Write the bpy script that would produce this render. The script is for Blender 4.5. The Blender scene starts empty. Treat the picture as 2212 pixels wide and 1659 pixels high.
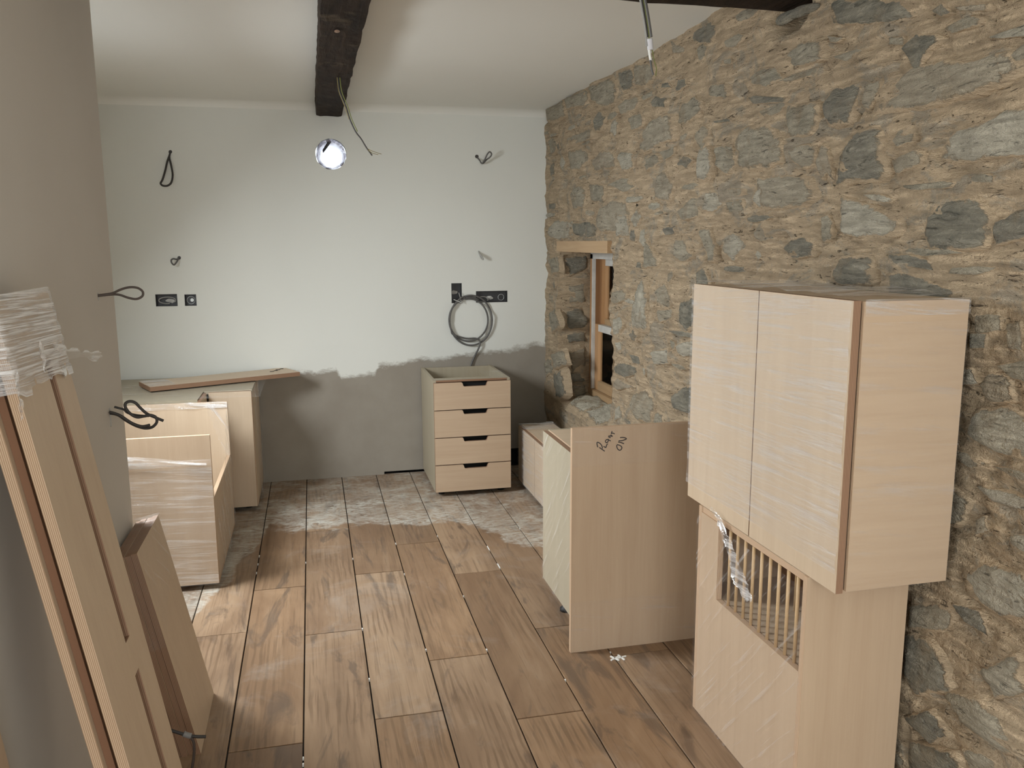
import bpy, bmesh, math, random
import numpy as np
from mathutils import Vector, Matrix

random.seed(7)
rng = np.random.default_rng(11)
scene = bpy.context.scene
COL = scene.collection

# ------------------------------------------------------------------ camera
IMG_W, IMG_H, F_PX = 2212.0, 1659.0, 1820.0
YAW, PITCH, ROLL = math.radians(13.26177), math.radians(9.60241), math.radians(-0.26682)
CAM = np.array([0.0, 0.0, 1.6])
_f = np.array([math.sin(YAW)*math.cos(PITCH), math.cos(YAW)*math.cos(PITCH), -math.sin(PITCH)])
_r = np.array([math.cos(YAW), -math.sin(YAW), 0.0]); _u = np.cross(_r, _f)
_r, _u = math.cos(ROLL)*_r + math.sin(ROLL)*_u, -math.sin(ROLL)*_r + math.cos(ROLL)*_u
cam_data = bpy.data.cameras.new('camera'); cam = bpy.data.objects.new('camera', cam_data); COL.objects.link(cam)
cam.matrix_world = Matrix(((_r[0], _u[0], -_f[0], CAM[0]), (_r[1], _u[1], -_f[1], CAM[1]), (_r[2], _u[2], -_f[2], CAM[2]), (0, 0, 0, 1)))
cam_data.sensor_width = 36.0; cam_data.sensor_fit = 'HORIZONTAL'
cam_data.lens = F_PX/IMG_W*36.0; cam_data.clip_start = 0.05
scene.camera = cam

def at(px, py, ax, val):
    """measure a point of the room: photo pixel -> world point on the plane axis=val"""
    d = (px-IMG_W/2)*_r - (py-IMG_H/2)*_u + F_PX*_f
    return CAM + (val-CAM[ax])/d[ax]*d

# ------------------------------------------------------------------ world, light, exposure
world = bpy.data.worlds.new('world'); scene.world = world; world.use_nodes = True
bg = world.node_tree.nodes['Background']; bg.inputs[0].default_value = (0.86, 0.94, 1.0, 1); bg.inputs[1].default_value = 2.2

def area(name, loc, rot, sx, sy, watts, col, spread=180):
    l = bpy.data.lights.new(name, 'AREA'); l.spread = math.radians(spread); l.shape = 'RECTANGLE'; l.size = sx; l.size_y = sy; l.energy = watts; l.color = col
    o = bpy.data.objects.new(name, l); o.location = loc; o.rotation_euler = rot; COL.objects.link(o); return o
# daylight through the window hidden behind the partition (left wall), and through the opening behind the camera
area('daylight_side_window', (-1.45, 3.76, 1.72), (0, -math.radians(43), 0), 0.80, 0.70, 78, (0.92, 0.97, 1.0), 158)
area('daylight_rear_opening', (0.20, -2.46, 1.36), (math.pi/2, 0, 0), 1.5, 2.0, 46, (0.98, 0.985, 0.965))
area('daylight_left_rear_window', (-1.40, -0.40, 1.50), (0, -math.pi/2, 0), 1.25, 1.15, 50, (0.985, 0.985, 0.96))

vs = scene.view_settings
vs.view_transform = 'Standard'; vs.look = 'None'; vs.gamma = 1.0; vs.exposure = 0.10; vs.use_curve_mapping = False
scene.cycles.max_bounces = 8; scene.cycles.diffuse_bounces = 5; scene.cycles.glossy_bounces = 3; scene.cycles.transparent_max_bounces = 14

# ------------------------------------------------------------------ noise
def _hash(ix, iy, s):
    n = (ix*374761393 + iy*668265263 + s*1442695041) & 0xffffffff
    n = ((n ^ (n >> 13))*1274126177) & 0xffffffff
    return ((n ^ (n >> 16)) & 0xffff)/65535.0
def vnoise(x, y, s=0):
    x = np.asarray(x, float); y = np.asarray(y, float)
    ix = np.floor(x).astype(np.int64); iy = np.floor(y).astype(np.int64); fx = x-ix; fy = y-iy
    fx = fx*fx*(3-2*fx); fy = fy*fy*(3-2*fy)
    a = _hash(ix, iy, s); b = _hash(ix+1, iy, s); c = _hash(ix, iy+1, s); d = _hash(ix+1, iy+1, s)
    return (a+(b-a)*fx + (c-a+(a-b-c+d)*fx)*fy)*2-1
def fbm(x, y, s=0, o=3):
    t = 0; a = 1.0
    for k in range(o): t = t + a*vnoise(x*2**k, y*2**k, s+k*17); a *= .5
    return t/1.75

# ------------------------------------------------------------------ materials
class NT:
    def __init__(s, name):
        s.m = bpy.data.materials.new(name); s.m.use_nodes = True; s.t = s.m.node_tree
        s.t.nodes.clear(); s.out = s.n('ShaderNodeOutputMaterial')
    def n(s, typ, **kw):
        nd = s.t.nodes.new(typ)
        for k, v in kw.items():
            if k.startswith('_'): setattr(nd, k[1:], v)
        return nd
    def l(s, a, b): s.t.links.new(a, b)
    def setv(s, sock, v):
        if hasattr(v, 'is_output') or isinstance(v, bpy.types.NodeSocket): s.l(v, sock)
        else: sock.default_value = v
    def math(s, op, a, b=0.0, c=None):
        nd = s.n('ShaderNodeMath', _operation=op); s.setv(nd.inputs[0], a); s.setv(nd.inputs[1], b)
        if c is not None: s.setv(nd.inputs[2], c)
        return nd.outputs[0]
    def mix(s, fac, a, b):
        nd = s.n('ShaderNodeMix', _data_type='RGBA'); s.setv(nd.inputs[0], fac)
        s.setv(nd.inputs[6], a if hasattr(a, 'links') else (*a, 1)); s.setv(nd.inputs[7], b if hasattr(b, 'links') else (*b, 1))
        return nd.outputs[2]
    def ramp(s, fac, stops):
        nd = s.n('ShaderNodeValToRGB'); s.l(fac, nd.inputs[0]); e = nd.color_ramp.elements
        while len(e) < len(stops): e.new(.5)
        for i, (p, c) in enumerate(stops):
            e[i].position = p; e[i].color = (*c, 1) if not isinstance(c, (int, float)) else (c, c, c, 1)
        return nd.outputs[0]
    def coord(s, which='Object'): return s.n('ShaderNodeTexCoord').outputs[which]
    def rand(s): return s.n('ShaderNodeObjectInfo').outputs['Random']
    def offset(s, vec, amt=37.0):
        """shift a texture by the object's own random number"""
        r = s.rand(); m = s.math('MULTIPLY', r, amt); cb = s.n('ShaderNodeCombineXYZ')
        for i in range(3): s.l(m, cb.inputs[i])
        ad = s.n('ShaderNodeVectorMath', _operation='ADD'); s.l(vec, ad.inputs[0]); s.l(cb.outputs[0], ad.inputs[1]); return ad.outputs[0]
    def scale(s, vec, sc, rot=(0, 0, 0)):
        mp = s.n('ShaderNodeMapping'); mp.inputs['Scale'].default_value = sc; mp.inputs['Rotation'].default_value = rot
        s.l(vec, mp.inputs[0]); return mp.outputs[0]
    def noise(s, vec, sc, det=4, rough=.55, dist=0.0):
        nd = s.n('ShaderNodeTexNoise'); nd.inputs['Scale'].default_value = sc; nd.inputs['Detail'].default_value = det
        nd.inputs['Roughness'].default_value = rough; nd.inputs['Distortion'].default_value = dist; s.l(vec, nd.inputs[0]); return nd.outputs[0]
    def bump(s, h, strength, dist=.01):
        nd = s.n('ShaderNodeBump'); nd.inputs['Strength'].default_value = strength; nd.inputs['Distance'].default_value = dist
        s.l(h, nd.inputs['Height']); return nd.outputs[0]
    def bsdf(s, color, rough=.6, bump=None, spec=.4, metal=0.0):
        p = s.n('ShaderNodeBsdfPrincipled'); s.setv(p.inputs['Base Color'], color if hasattr(color, 'links') else (*color, 1))
        s.setv(p.inputs['Roughness'], rough); p.inputs['Specular IOR Level'].default_value = spec; p.inputs['Metallic'].default_value = metal
        if bump is not None: s.l(bump, p.inputs['Normal'])
        s.l(p.outputs[0], s.out.inputs[0]); return p

MATS = {}
def wood(name, light, dark, axis, rough=.45, strong=.5, freq=1.0):
    """veneer / timber; axis = direction of the grain"""
    k = NT(name); v = k.offset(k.coord('Object'))
    sc = [26*freq]*3; sc[axis] = 1.6*freq
    v1 = k.scale(v, sc); g = k.noise(v1, 1.0, 5, .6, .6)
    sc2 = [130*freq]*3; sc2[axis] = 5*freq
    g2 = k.noise(k.scale(v, sc2), 1.0, 2, .5)
    big = k.noise(v, 2.2, 3)
    f = k.math('ADD', k.math('MULTIPLY', g, .75), k.math('MULTIPLY', g2, .25))
    f = k.ramp(f, [(.5-.30*strong, 1.0), (.5+.30*strong, 0.0)])
    c = k.mix(f, light, dark)
    c = k.mix(k.math('MULTIPLY', k.ramp(big, [(.35, 0), (.7, 1)]), .18), c, tuple(x*.86 for x in dark))
    k.bsdf(c, rough, k.bump(f, .08, .002), .35); MATS[name] = k.m
wood('birch_z', (.60, .478, .345), (.52, .398, .28), 2, strong=.8)
wood('birch_x', (.60, .478, .345), (.52, .398, .28), 0, strong=.8)
wood('birch_y', (.60, .478, .345), (.52, .398, .28), 1, strong=.8)
wood('beech_z', (.535, .405, .285), (.46, .335, .228), 2, strong=.8)
wood('beech_x', (.535, .405, .285), (.46, .335, .228), 0, strong=.8)
wood('carcass', (.405, .355, .26), (.355, .305, .22), 2, strong=.8)
wood('pine_y', (.46, .32, .18), (.34, .21, .11), 1, strong=.8)
wood('pine_z', (.52, .31, .15), (.37, .19, .085), 2, strong=.8)
wood('pine_orange', (.40, .17, .05), (.28, .10, .03), 2, strong=.8)
wood('edge_brown', (.30, .175, .105), (.22, .12, .07), 0, strong=.9)
wood('dowel_wood', (.62, .44, .25), (.5, .33, .17), 2, strong=.8)
# plywood edge: thin laminations across the thickness (v of the UV map, in metres)
def plymat(name, a, b, pitch):
    k = NT(name); uv = k.n('ShaderNodeUVMap'); sep = k.n('ShaderNodeSeparateXYZ'); k.l(uv.outputs[0], sep.inputs[0])
    wob = k.noise(k.scale(uv.outputs[0], (3, 40, 1)), 1.0, 2)
    w = k.math('SINE', k.math('ADD', k.math('MULTIPLY', sep.outputs[1], 6.283/pitch), k.math('MULTIPLY', wob, 1.2)))
    f = k.ramp(k.math('MULTIPLY_ADD', w, .5, .5), [(.35, 0), (.75, 1)])
    st = k.noise(k.scale(uv.outputs[0], (5, 300, 1)), 1.0, 3)
    c = k.mix(f, a, b); c = k.mix(k.math('MULTIPLY', st, .35), c, tuple(x*.7 for x in b))
    k.bsdf(c, .6, k.bump(f, .15, .001), .3); MATS[name] = k.m
plymat('ply_edge', (.66, .50, .35), (.40, .25, .15), .0034)
plymat('ply_edge_dark', (.36, .22, .14), (.22, .125, .075), .0040)
# old beam
k = NT('beam_timber'); v = k.scale(k.coord('Object'), (14, 2, 14)); g = k.noise(v, 1.6, 6, .65, .5); g2 = k.noise(k.coord('Object'), 9, 4)
c = k.mix(k.ramp(g, [(.3, 0), (.72, 1)]), (.010, .006, .004), (.040, .024, .015)); c = k.mix(k.ramp(g2, [(.60, 0), (.8, 1)]), c, (.10, .075, .05))
k.bsdf(c, .75, k.bump(g, .8, .016), .15); MATS['beam'] = k.m
# plaster
def plaster(name, base, dark, amt=.25, grain=.12):
    k = NT(name); v = k.coord('Object'); b = k.noise(v, 1.1, 4); fn = k.noise(v, 160, 2); md = k.noise(v, 14, 4)
    c = k.mix(k.math('MULTIPLY', k.ramp(b, [(.35, 0), (.7, 1)]), amt), base, dark)
    h = k.math('ADD', k.math('MULTIPLY', fn, .4), k.math('MULTIPLY', md, .8)); k.bsdf(c, .85, k.bump(h, grain, .004), .2); MATS[name] = k.m
plaster('ceiling_paint', (.80, .80, .755), (.75, .745, .70))
plaster('partition_plaster', (.60, .575, .53), (.53, .495, .45), .6)
plaster('wall_plain', (.70, .68, .63), (.62, .60, .55))
# back wall: white paint with an unpainted grey-brown skirt below a ragged brushed edge
k = NT('back_wall_paint'); P = k.n('ShaderNodeNewGeometry').outputs['Position']; sep = k.n('ShaderNodeSeparateXYZ'); k.l(P, sep.inputs[0])
X, Y, Z = sep.outputs
edge = k.math('MULTIPLY_ADD', X, .085, .745)
fine = k.noise(k.scale(P, (1, 1, 2.2)), 26, 5, .7); low = k.noise(P, 3.1, 3)
edge = k.math('ADD', edge, k.math('ADD', k.math('MULTIPLY_ADD', fine, .085, -.0425), k.math('MULTIPLY_ADD', low, .12, -.06)))
# a roller mark that reaches lower
dx = k.math('SUBTRACT', 1.0, k.math('MULTIPLY', k.math('ABSOLUTE', k.math('SUBTRACT', X, .28)), 7.0)); dx = k.math('MAXIMUM', k.math('MINIMUM', k.math('MULTIPLY', dx, 5), 1), 0)
edge = k.math('SUBTRACT', edge, k.math('MULTIPLY', dx, .055))
m = k.math('MULTIPLY_ADD', k.math('SUBTRACT', edge, Z), 26.0, .5); m = k.math('MINIMUM', k.math('MAXIMUM', m, 0), 1)
paint = k.mix(k.noise(P, 1.3, 3), (.735, .745, .70), (.69, .695, .65))
raw = k.mix(k.ramp(k.noise(P, 4.5, 5), [(.30, 0), (.75, 1)]), (.315, .285, .24), (.265, .235, .195))
c = k.mix(m, paint, raw)
h = k.math('ADD', k.math('MULTIPLY', k.noise(P, 150, 2), .4), k.math('MULTIPLY', k.noise(P, 18, 4), .9)); k.bsdf(c, .85, k.bump(h, .14, .004), .2); MATS['back_wall'] = k.m
# mortar and stone
MORTAR_A, MORTAR_B = (.60, .465, .315), (.48, .37, .25)
def mortar_color(k, P):
    a = k.noise(k.scale(P, (1, 1, 2.2)), 5.0, 6, .65, .4)
    c = k.mix(k.ramp(a, [(.32, 0), (.70, 1)]), MORTAR_A, MORTAR_B); return c, a
k = NT('lime_mortar'); P = k.coord('Object'); c, a = mortar_color(k, P); b = k.noise(P, 60, 4, .7); dk = k.noise(k.scale(P, (1, 1, 4.2)), 9, 6, .75, 1.3)
gr = k.noise(k.scale(P, (1, 1, 1.7)), 4.2, 7, .72, .9); gcol = k.mix(k.noise(P, 30, 4, .7), (.26, .25, .205), (.44, .40, .33))
c = k.mix(k.math('MULTIPLY', k.ramp(gr, [(.52, 0), (.59, 1)]), .60), c, gcol)
c = k.mix(k.math('MULTIPLY', k.ramp(dk, [(.57, 0), (.68, 1)]), .55), c, (.25, .19, .13))
cr = k.noise(k.scale(P, (1, 1, 4.5)), 14, 5, .72, 1.8); crevice_shade = k.ramp(cr, [(.33, 1), (.385, 0)]); c = k.mix(k.math('MULTIPLY', crevice_shade, .8), c, (.07, .056, .042))  # cavity shade painted into the colour, adding to the dark bands above
h = k.math('ADD', k.math('ADD', k.math('MULTIPLY', a, 1.3), k.math('MULTIPLY', b, .45)), k.math('MULTIPLY', dk, -.9)); h = k.math('SUBTRACT', k.math('ADD', h, k.math('MULTIPLY', gr, .8)), k.math('MULTIPLY', crevice_shade, .7))
k.bsdf(c, .92, k.bump(h, 1.0, .03), .12); MATS['mortar'] = k.m
def stonemat(name, ramp, light, speck):
    k = NT(name); P = k.coord('Object'); Q = k.offset(P, 61); W = k.n('ShaderNodeNewGeometry').outputs['Position']
    base = k.ramp(k.rand(), ramp); a = k.noise(k.scale(Q, (1, 1, 2.0)), 9, 7, .72, .6); b = k.noise(Q, 42, 4, .75); d = k.noise(Q, 6.5, 5, .65, .5); lay = k.noise(k.scale(Q, (1, 1, 5.0)), 12, 5, .7, 1.2)
    c = k.mix(k.ramp(a, [(.36, 0), (.66, 1)]), base, light); c = k.mix(k.math('MULTIPLY', k.ramp(d, [(.54, 0), (.68, 1)]), .7), c, (.31, .245, .165))
    c = k.mix(k.math('MULTIPLY', k.ramp(lay, [(.34, 1), (.42, 0)]), .75), c, (.075, .07, .056)); c = k.mix(k.math('MULTIPLY', k.ramp(b, [(.64, 0), (.76, 1)]), speck), c, (.55, .53, .46))
    at_ = k.n('ShaderNodeAttribute'); at_.attribute_name = 'rim'; rg = k.noise(k.scale(W, (1, 1, 1.6)), 13, 6, .72, .8)
    f = k.math('ADD', at_.outputs['Fac'], k.math('MULTIPLY_ADD', rg, 2.3, -1.15)); f = k.ramp(f, [(.46, 0), (.66, 1)]); mc, _ = mortar_color(k, W); c = k.mix(f, c, mc)
    h = k.math('ADD', k.math('ADD', k.math('MULTIPLY', a, 1.4), k.math('MULTIPLY', b, .45)), k.math('MULTIPLY', lay, .9)); h = k.math('ADD', h, k.math('MULTIPLY', f, .35))
    k.bsdf(c, .85, k.bump(h, 1.0, .024), .18); MATS[name] = k.m
stonemat('stone', [(0, (.27, .245, .185)), (.25, (.35, .31, .235)), (.5, (.39, .335, .25)), (.75, (.305, .28, .215)), (1, (.36, .285, .205))], (.46, .41, .315), .55)
stonemat('slate', [(0, (.17, .165, .135)), (.5, (.225, .21, .17)), (1, (.19, .18, .15))], (.35, .32, .25), .4)
stonemat('pale_stone', [(0, (.38, .35, .275)), (.5, (.45, .41, .325)), (1, (.42, .38, .30))], (.56, .515, .415), .8)
# wood-effect floor planks with dried adhesive smears towards the back wall
k = NT('wood_effect_plank'); O = k.coord('Object'); v = k.offset(O, 53.0); P = k.n('ShaderNodeNewGeometry').outputs['Position']
g = k.noise(k.scale(v, (15, 1.2, 1)), 1.0, 6, .60, 1.4); fine = k.noise(k.scale(v, (110, 2.6, 1)), 1.0, 3, .6, .6); mid = k.noise(k.scale(v, (6, 1.3, 1)), 1.0, 6, .62, 2.2)
c = k.ramp(g, [(.24, (.11, .065, .036)), (.42, (.25, .155, .088)), (.56, (.34, .222, .132)), (.76, (.45, .325, .215))])
tone = k.ramp(k.rand(), [(0, (.20, .125, .075)), (.3, (.35, .22, .125)), (.6, (.28, .185, .115)), (1, (.41, .29, .19))]); c = k.mix(.60, c, tone); c = k.mix(.08, c, (.07, .042, .025))
c = k.mix(k.math('MULTIPLY', k.ramp(mid, [(.54, 0), (.64, 1)]), .66), c, (.10, .075, .058)); lowv = k.noise(k.scale(v, (2.2, 1.0, 1)), 1.0, 4, .6, 1.0); c = k.mix(k.math('MULTIPLY', k.ramp(lowv, [(.40, 1), (.56, 0)]), .42), c, (.15, .085, .048))
c = k.mix(k.math('MULTIPLY', k.ramp(fine, [(.35, 1), (.45, 0)]), .36), c, (.115, .068, .038))
wv = k.n('ShaderNodeTexWave'); wv.inputs['Scale'].default_value = 3.4; wv.inputs['Distortion'].default_value = 11.0; wv.inputs['Detail'].default_value = 3.0; wv.inputs['Detail Scale'].default_value = .7; k.l(k.scale(v, (3.2, .55, 1)), wv.inputs[0])
c = k.mix(k.math('MULTIPLY', k.math('MULTIPLY', k.ramp(wv.outputs[1], [(.55, 0), (.9, 1)]), k.ramp(k.noise(v, 2.6, 2), [(.50, 0), (.62, 1)])), .5), c, (.13, .08, .045))
kn = k.n('ShaderNodeTexVoronoi'); kn.inputs['Scale'].default_value = 1.0; k.l(k.scale(v, (5.0, 2.1, 1)), kn.inputs[0]); c = k.mix(k.math('MULTIPLY', k.ramp(kn.outputs[0], [(.03, 1), (.11, 0)]), .75), c, (.07, .045, .03))
grey = k.noise(P, 2.2, 6, .68, .8); c = k.mix(k.math('MULTIPLY', k.ramp(grey, [(.54, 0), (.72, 1)]), .34), c, (.40, .36, .315))
sep = k.n('ShaderNodeSeparateXYZ'); k.l(P, sep.inputs[0]); X, Y, Z = sep.outputs
rag = k.math('ADD', k.math('MULTIPLY_ADD', k.noise(P, 2.4, 5, .6), .95, -.475), k.math('MULTIPLY_ADD', k.noise(P, 13, 4, .65), .26, -.13))
side = k.math('MULTIPLY', k.math('MAXIMUM', k.math('SUBTRACT', X, .72), 0), 1.5)
lft = k.math('MULTIPLY', k.math('MAXIMUM', k.math('SUBTRACT', -.30, X), 0), 4.0)
fr = k.math('SUBTRACT', k.math('ADD', k.math('ADD', k.math('ADD', Y, rag), side), lft), 4.66)
dust = k.math('MINIMUM', k.math('MAXIMUM', k.math('MULTIPLY', fr, 14), 0), 1)
sw = k.noise(k.scale(P, (1.0, 2.2, 1)), 9, 6, .72, 2.2); near = k.math('MAXIMUM', k.math('SUBTRACT', 1.0, k.math('MULTIPLY', fr, 1.1)), 0); lump = k.noise(P, 3.6, 5, .65, 1.0); cover = k.math('MULTIPLY', k.ramp(sw, [(.38, .12), (.50, .62), (.62, 1.0)]), k.math('MINIMUM', k.math('ADD', k.math('MULTIPLY_ADD', near, .45, .20), k.math('MULTIPLY', k.ramp(lump, [(.42, 0), (.60, 1)]), .5)), 1))
c = k.mix(k.math('MULTIPLY', dust, cover), c, (.56, .545, .485))
rr = k.math('MULTIPLY_ADD', g, .18, .26); rr = k.math('ADD', rr, k.math('MULTIPLY', dust, .3))
k.bsdf(c, rr, k.bump(k.math('ADD', k.math('MULTIPLY', fine, .4), k.math('MULTIPLY', k.math('MULTIPLY', dust, sw), 1.2)), .22, .003), .32); MATS['plank'] = k.m

def plain(name, col, rough=.6, metal=0.0, spec=.4, nz=None):
    k = NT(name); c = col
    if nz: c = k.mix(k.noise(k.coord('Object'), nz, 4), col, tuple(x*.6 for x in col))
    k.bsdf(c, rough, None, spec, metal); MATS[name] = k.m
plain('screed', (.055, .05, .045), .9, nz=8)
plain('void', (.008, .008, .008), .95)  # near-black that stands in for deep shade in recesses and gaps
plain('box_steel', (.075, .075, .078), .45, .6, nz=30)
plain('knockout_steel', (.62, .64, .62), .35, .5)
plain('cable_grey', (.11, .105, .10), .5)
plain('cable_dark', (.045, .04, .037), .5)
plain('cable_brown', (.085, .065, .055), .5)
plain('copper_earth', (.22, .17, .05), .45)
plain('wire_green', (.20, .22, .06), .45)
plain('tape_white', (.66, .65, .68), .5)
plain('tape_grey', (.25, .25, .25), .5)
plain('sleeve_grey', (.36, .35, .33), .45)
plain('marker_ink', (.012, .010, .014), .5)
plain('white_paint', (.70, .69, .65), .5, nz=20)
plain('plastic_white', (.82, .82, .78), .45)
plain('plastic_black', (.02, .02, .02), .5)
plain('render_outside', (.45, .43, .40), .9, nz=6)
plain('gap_shadow_brown', (.20, .10, .055), .8)
k = NT('foil'); v = k.noise(k.coord('Object'), 34, 4, .6, 1.0); k.bsdf((.80, .78, .84), .22, k.bump(v, 1.0, .03), .5, 1.0); MATS['foil'] = k.m
k = NT('window_glass'); gl = k.n('ShaderNodeBsdfGlossy'); gl.inputs['Roughness'].default_value = .02; tr = k.n('ShaderNodeBsdfTransparent'); tr.inputs[0].default_value = (.80, .78, .74, 1)
fz = k.n('ShaderNodeFresnel'); fz.inputs[0].default_value = 1.22; mx = k.n('ShaderNodeMixShader'); k.l(fz.outputs[0], mx.inputs[0]); k.l(tr.outputs[0], mx.inputs[1]); k.l(gl.outputs[0], mx.inputs[2]); k.l(mx.outputs[0], k.out.inputs[0]); MATS['glass'] = k.m
# stretch film: clear with glossy pulled creases, milky white painted in for window glints; UV in metres, creases run along the mapped x direction
def film(name, rot, freq, dens, base=.05, peak=.55, rough=.22):
    k = NT(name); uv = k.n('ShaderNodeUVMap').outputs[0]
    r = k.scale(uv, (1, 1, 1), (0, 0, rot)); a = k.noise(k.scale(r, (2.2, freq, 1)), 1.0, 5, .62, .5); b = k.noise(k.scale(r, (7, freq*2.6, 1)), 1.0, 3, .6, .3)
    patch = k.noise(uv, 3.2, 3); f = k.math('ADD', k.math('MULTIPLY', a, .7), k.math('MULTIPLY', b, .3)); f = k.math('ADD', f, k.math('MULTIPLY_ADD', patch, .22, -.11))
    s = k.ramp(f, [(dens, 0), (dens+.13, 1)]); fac = k.math('MULTIPLY_ADD', s, peak-base, base)
    bp = k.bump(f, .9, .012); gl = k.n('ShaderNodeBsdfGlossy'); gl.inputs['Roughness'].default_value = rough; gl.inputs[0].default_value = (1, 1, 1, 1); k.l(bp, gl.inputs['Normal'])
    df = k.n('ShaderNodeBsdfDiffuse'); df.inputs[0].default_value = (.92, .92, .93, 1); ad = k.n('ShaderNodeMixShader'); ad.inputs[0].default_value = .6; k.l(gl.outputs[0], ad.inputs[1]); k.l(df.outputs[0], ad.inputs[2])
    tr = k.n('ShaderNodeBsdfTransparent'); mx = k.n('ShaderNodeMixShader'); k.l(fac, mx.inputs[0]); k.l(tr.outputs[0], mx.inputs[1]); k.l(ad.outputs[0], mx.inputs[2]); k.l(mx.outputs[0], k.out.inputs[0]); MATS[name] = k.m
film('film_level', 0.05, 48, .48, .10, .42)
film('film_soft', 0.10, 30, .53, .04, .28)
film('film_slant', 0.85, 46, .55, .03, .34)
film('film_steep', 1.05, 34, .52, .06, .6)
film('film_crumple', 0.12, 42, .46, .10, .70, .10)

film('film_dense', 0.03, 170, .45, .25, 1.0, .08)

# ------------------------------------------------------------------ mesh helpers
def root_loc(p):
    l = np.zeros(3)
    while p is not None: l = l + np.array(p.location); p = p.parent
    return l
def mesh(name, V, F, mats, parent=None, midx=None, uvs=None, smooth=False, origin=None):
    """V in world coordinates; the object sits at its parent's base (or at origin)"""
    V = np.asarray(V, float); base = root_loc(parent) if parent is not None else np.zeros(3)
    org = np.asarray(origin, float) if origin is not None else base
    me = bpy.data.meshes.new(name); me.from_pydata((V-org).tolist(), [], [tuple(int(i) for i in f) for f in F])
    for m in (mats if isinstance(mats, (list, tuple)) else [mats]): me.materials.append(MATS[m])
    if midx is not None: me.polygons.foreach_set('material_index', np.asarray(midx, np.int32))
    if uvs is not None:
        lay = me.uv_layers.new(name='UVMap'); lay.data.foreach_set('uv', np.asarray(uvs, np.float32).ravel())
    if smooth: me.polygons.foreach_set('use_smooth', np.ones(len(me.polygons), bool))
    me.update(); o = bpy.data.objects.new(name, me); COL.objects.link(o)
    o.location = org-base
    if parent is not None: o.parent = parent
    return o
def thing(name, label, cat, loc, group=None):
    o = bpy.data.objects.new(name, None); o.empty_display_size = .05; COL.objects.link(o); o.location = loc
    return tag(o, label, cat, group)
def tag(o, label, cat=None, group=None, kind=None):
    o['label'] = label
    if cat: o['category'] = cat
    if group: o['group'] = group
    if kind: o['kind'] = kind
    return o

def slab_data(O, U, V, N, w, h, t, holes=()):
    """board w x h x t with rectangular holes; returns verts, faces, per-face edge flag, uvs"""
    O, U, V, N = (np.asarray(a, float) for a in (O, U, V, N))
    us = sorted({0.0, w, *[x for q in holes for x in (q[0], q[2]) if 0 < x < w]}); vsx = sorted({0.0, h, *[x for q in holes for x in (q[1], q[3]) if 0 < x < h]})
    nu, nv = len(us)-1, len(vsx)-1
    def solid(i, j):
        if i < 0 or j < 0 or i >= nu or j >= nv: return False
        cu, cv = (us[i]+us[i+1])/2, (vsx[j]+vsx[j+1])/2
        return not any(q[0] < cu < q[2] and q[1] < cv < q[3] for q in holes)
    P, F, E, UV = [], [], [], []
    def quad(pts, uv, e):
        b = len(P); P.extend(pts); F.append((b, b+1, b+2, b+3)); E.append(e); UV.extend(uv)
    pt = lambda u, v, n: O+U*u+V*v+N*n
    flip = np.dot(np.cross(U, V), N) < 0
    def q4(a, e):
        pts = [pt(*x[0]) for x in a]; uv = [x[1] for x in a]
        if flip: pts = pts[::-1]; uv = uv[::-1]
        quad(pts, uv, e)
    for i in range(nu):
        for j in range(nv):
            if not solid(i, j): continue
            a, b, c, d = us[i], us[i+1], vsx[j], vsx[j+1]
            q4([((a, c, t), (a, c)), ((b, c, t), (b, c)), ((b, d, t), (b, d)), ((a, d, t), (a, d))], 0)
            q4([((a, d, 0), (a, d)), ((b, d, 0), (b, d)), ((b, c, 0), (b, c)), ((a, c, 0), (a, c))], 0)
            if not solid(i-1, j): q4([((a, c, 0), (c, 0)), ((a, c, t), (c, t)), ((a, d, t), (d, t)), ((a, d, 0), (d, 0))], 1+(i > 0))
            if not solid(i+1, j): q4([((b, d, 0), (d, 0)), ((b, d, t), (d, t)), ((b, c, t), (c, t)), ((b, c, 0), (c, 0))], 1+(i < nu-1))
            if not solid(i, j-1): q4([((b, c, 0), (b, 0)), ((b, c, t), (b, t)), ((a, c, t), (a, t)), ((a, c, 0), (a, 0))], 1+(j > 0))
            if not solid(i, j+1): q4([((a, d, 0), (a, 0)), ((a, d, t), (a, t)), ((b, d, t), (b, t)), ((b, d, 0), (b, 0))], 1+(j < nv-1))
    return P, F, E, UV
def slab(name, O, U, V, N, w, h, t, holes=(), face='birch_z', edge='ply_edge', parent=None, inner=None):
    P, F, E, UV = slab_data(O, U, V, N, w, h, t, holes)
    return mesh(name, P, F, [face, edge, inner or edge], parent, E, UV)
def panel(name, x, y, z, face='birch_z', edge='ply_edge', parent=None):
    """axis-aligned board; the thinnest side is its thickness"""
    lo = np.array([x[0], y[0], z[0]]); hi = np.array([x[1], y[1], z[1]]); d = hi-lo; n = int(np.argmin(d)); I = np.eye(3)
    a, b = [i for i in range(3) if i != n]
    return slab(name, lo, I[a], I[b], I[n], d[a], d[b], d[n], (), face, edge, parent)
def boxmesh(name, x, y, z, mat, parent=None):
    P, F, E, UV = slab_data((x[0], y[0], z[0]), (1, 0, 0), (0, 1, 0), (0, 0, 1), x[1]-x[0], y[1]-y[0], z[1]-z[0])
    return mesh(name, P, F, mat, parent)
def smooth_path(pts, n=8):
    p = np.asarray(pts, float); out = []
    for i in range(len(p)-1):
        p0 = p[max(i-1, 0)]; p1 = p[i]; p2 = p[i+1]; p3 = p[min(i+2, len(p)-1)]
        for t in np.linspace(0, 1, n, endpoint=False):
            out.append(.5*((2*p1)+(-p0+p2)*t+(2*p0-5*p1+4*p2-p3)*t*t+(-p0+3*p1-3*p2+p3)*t**3))
    out.append(p[-1]); return np.array(out)
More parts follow.
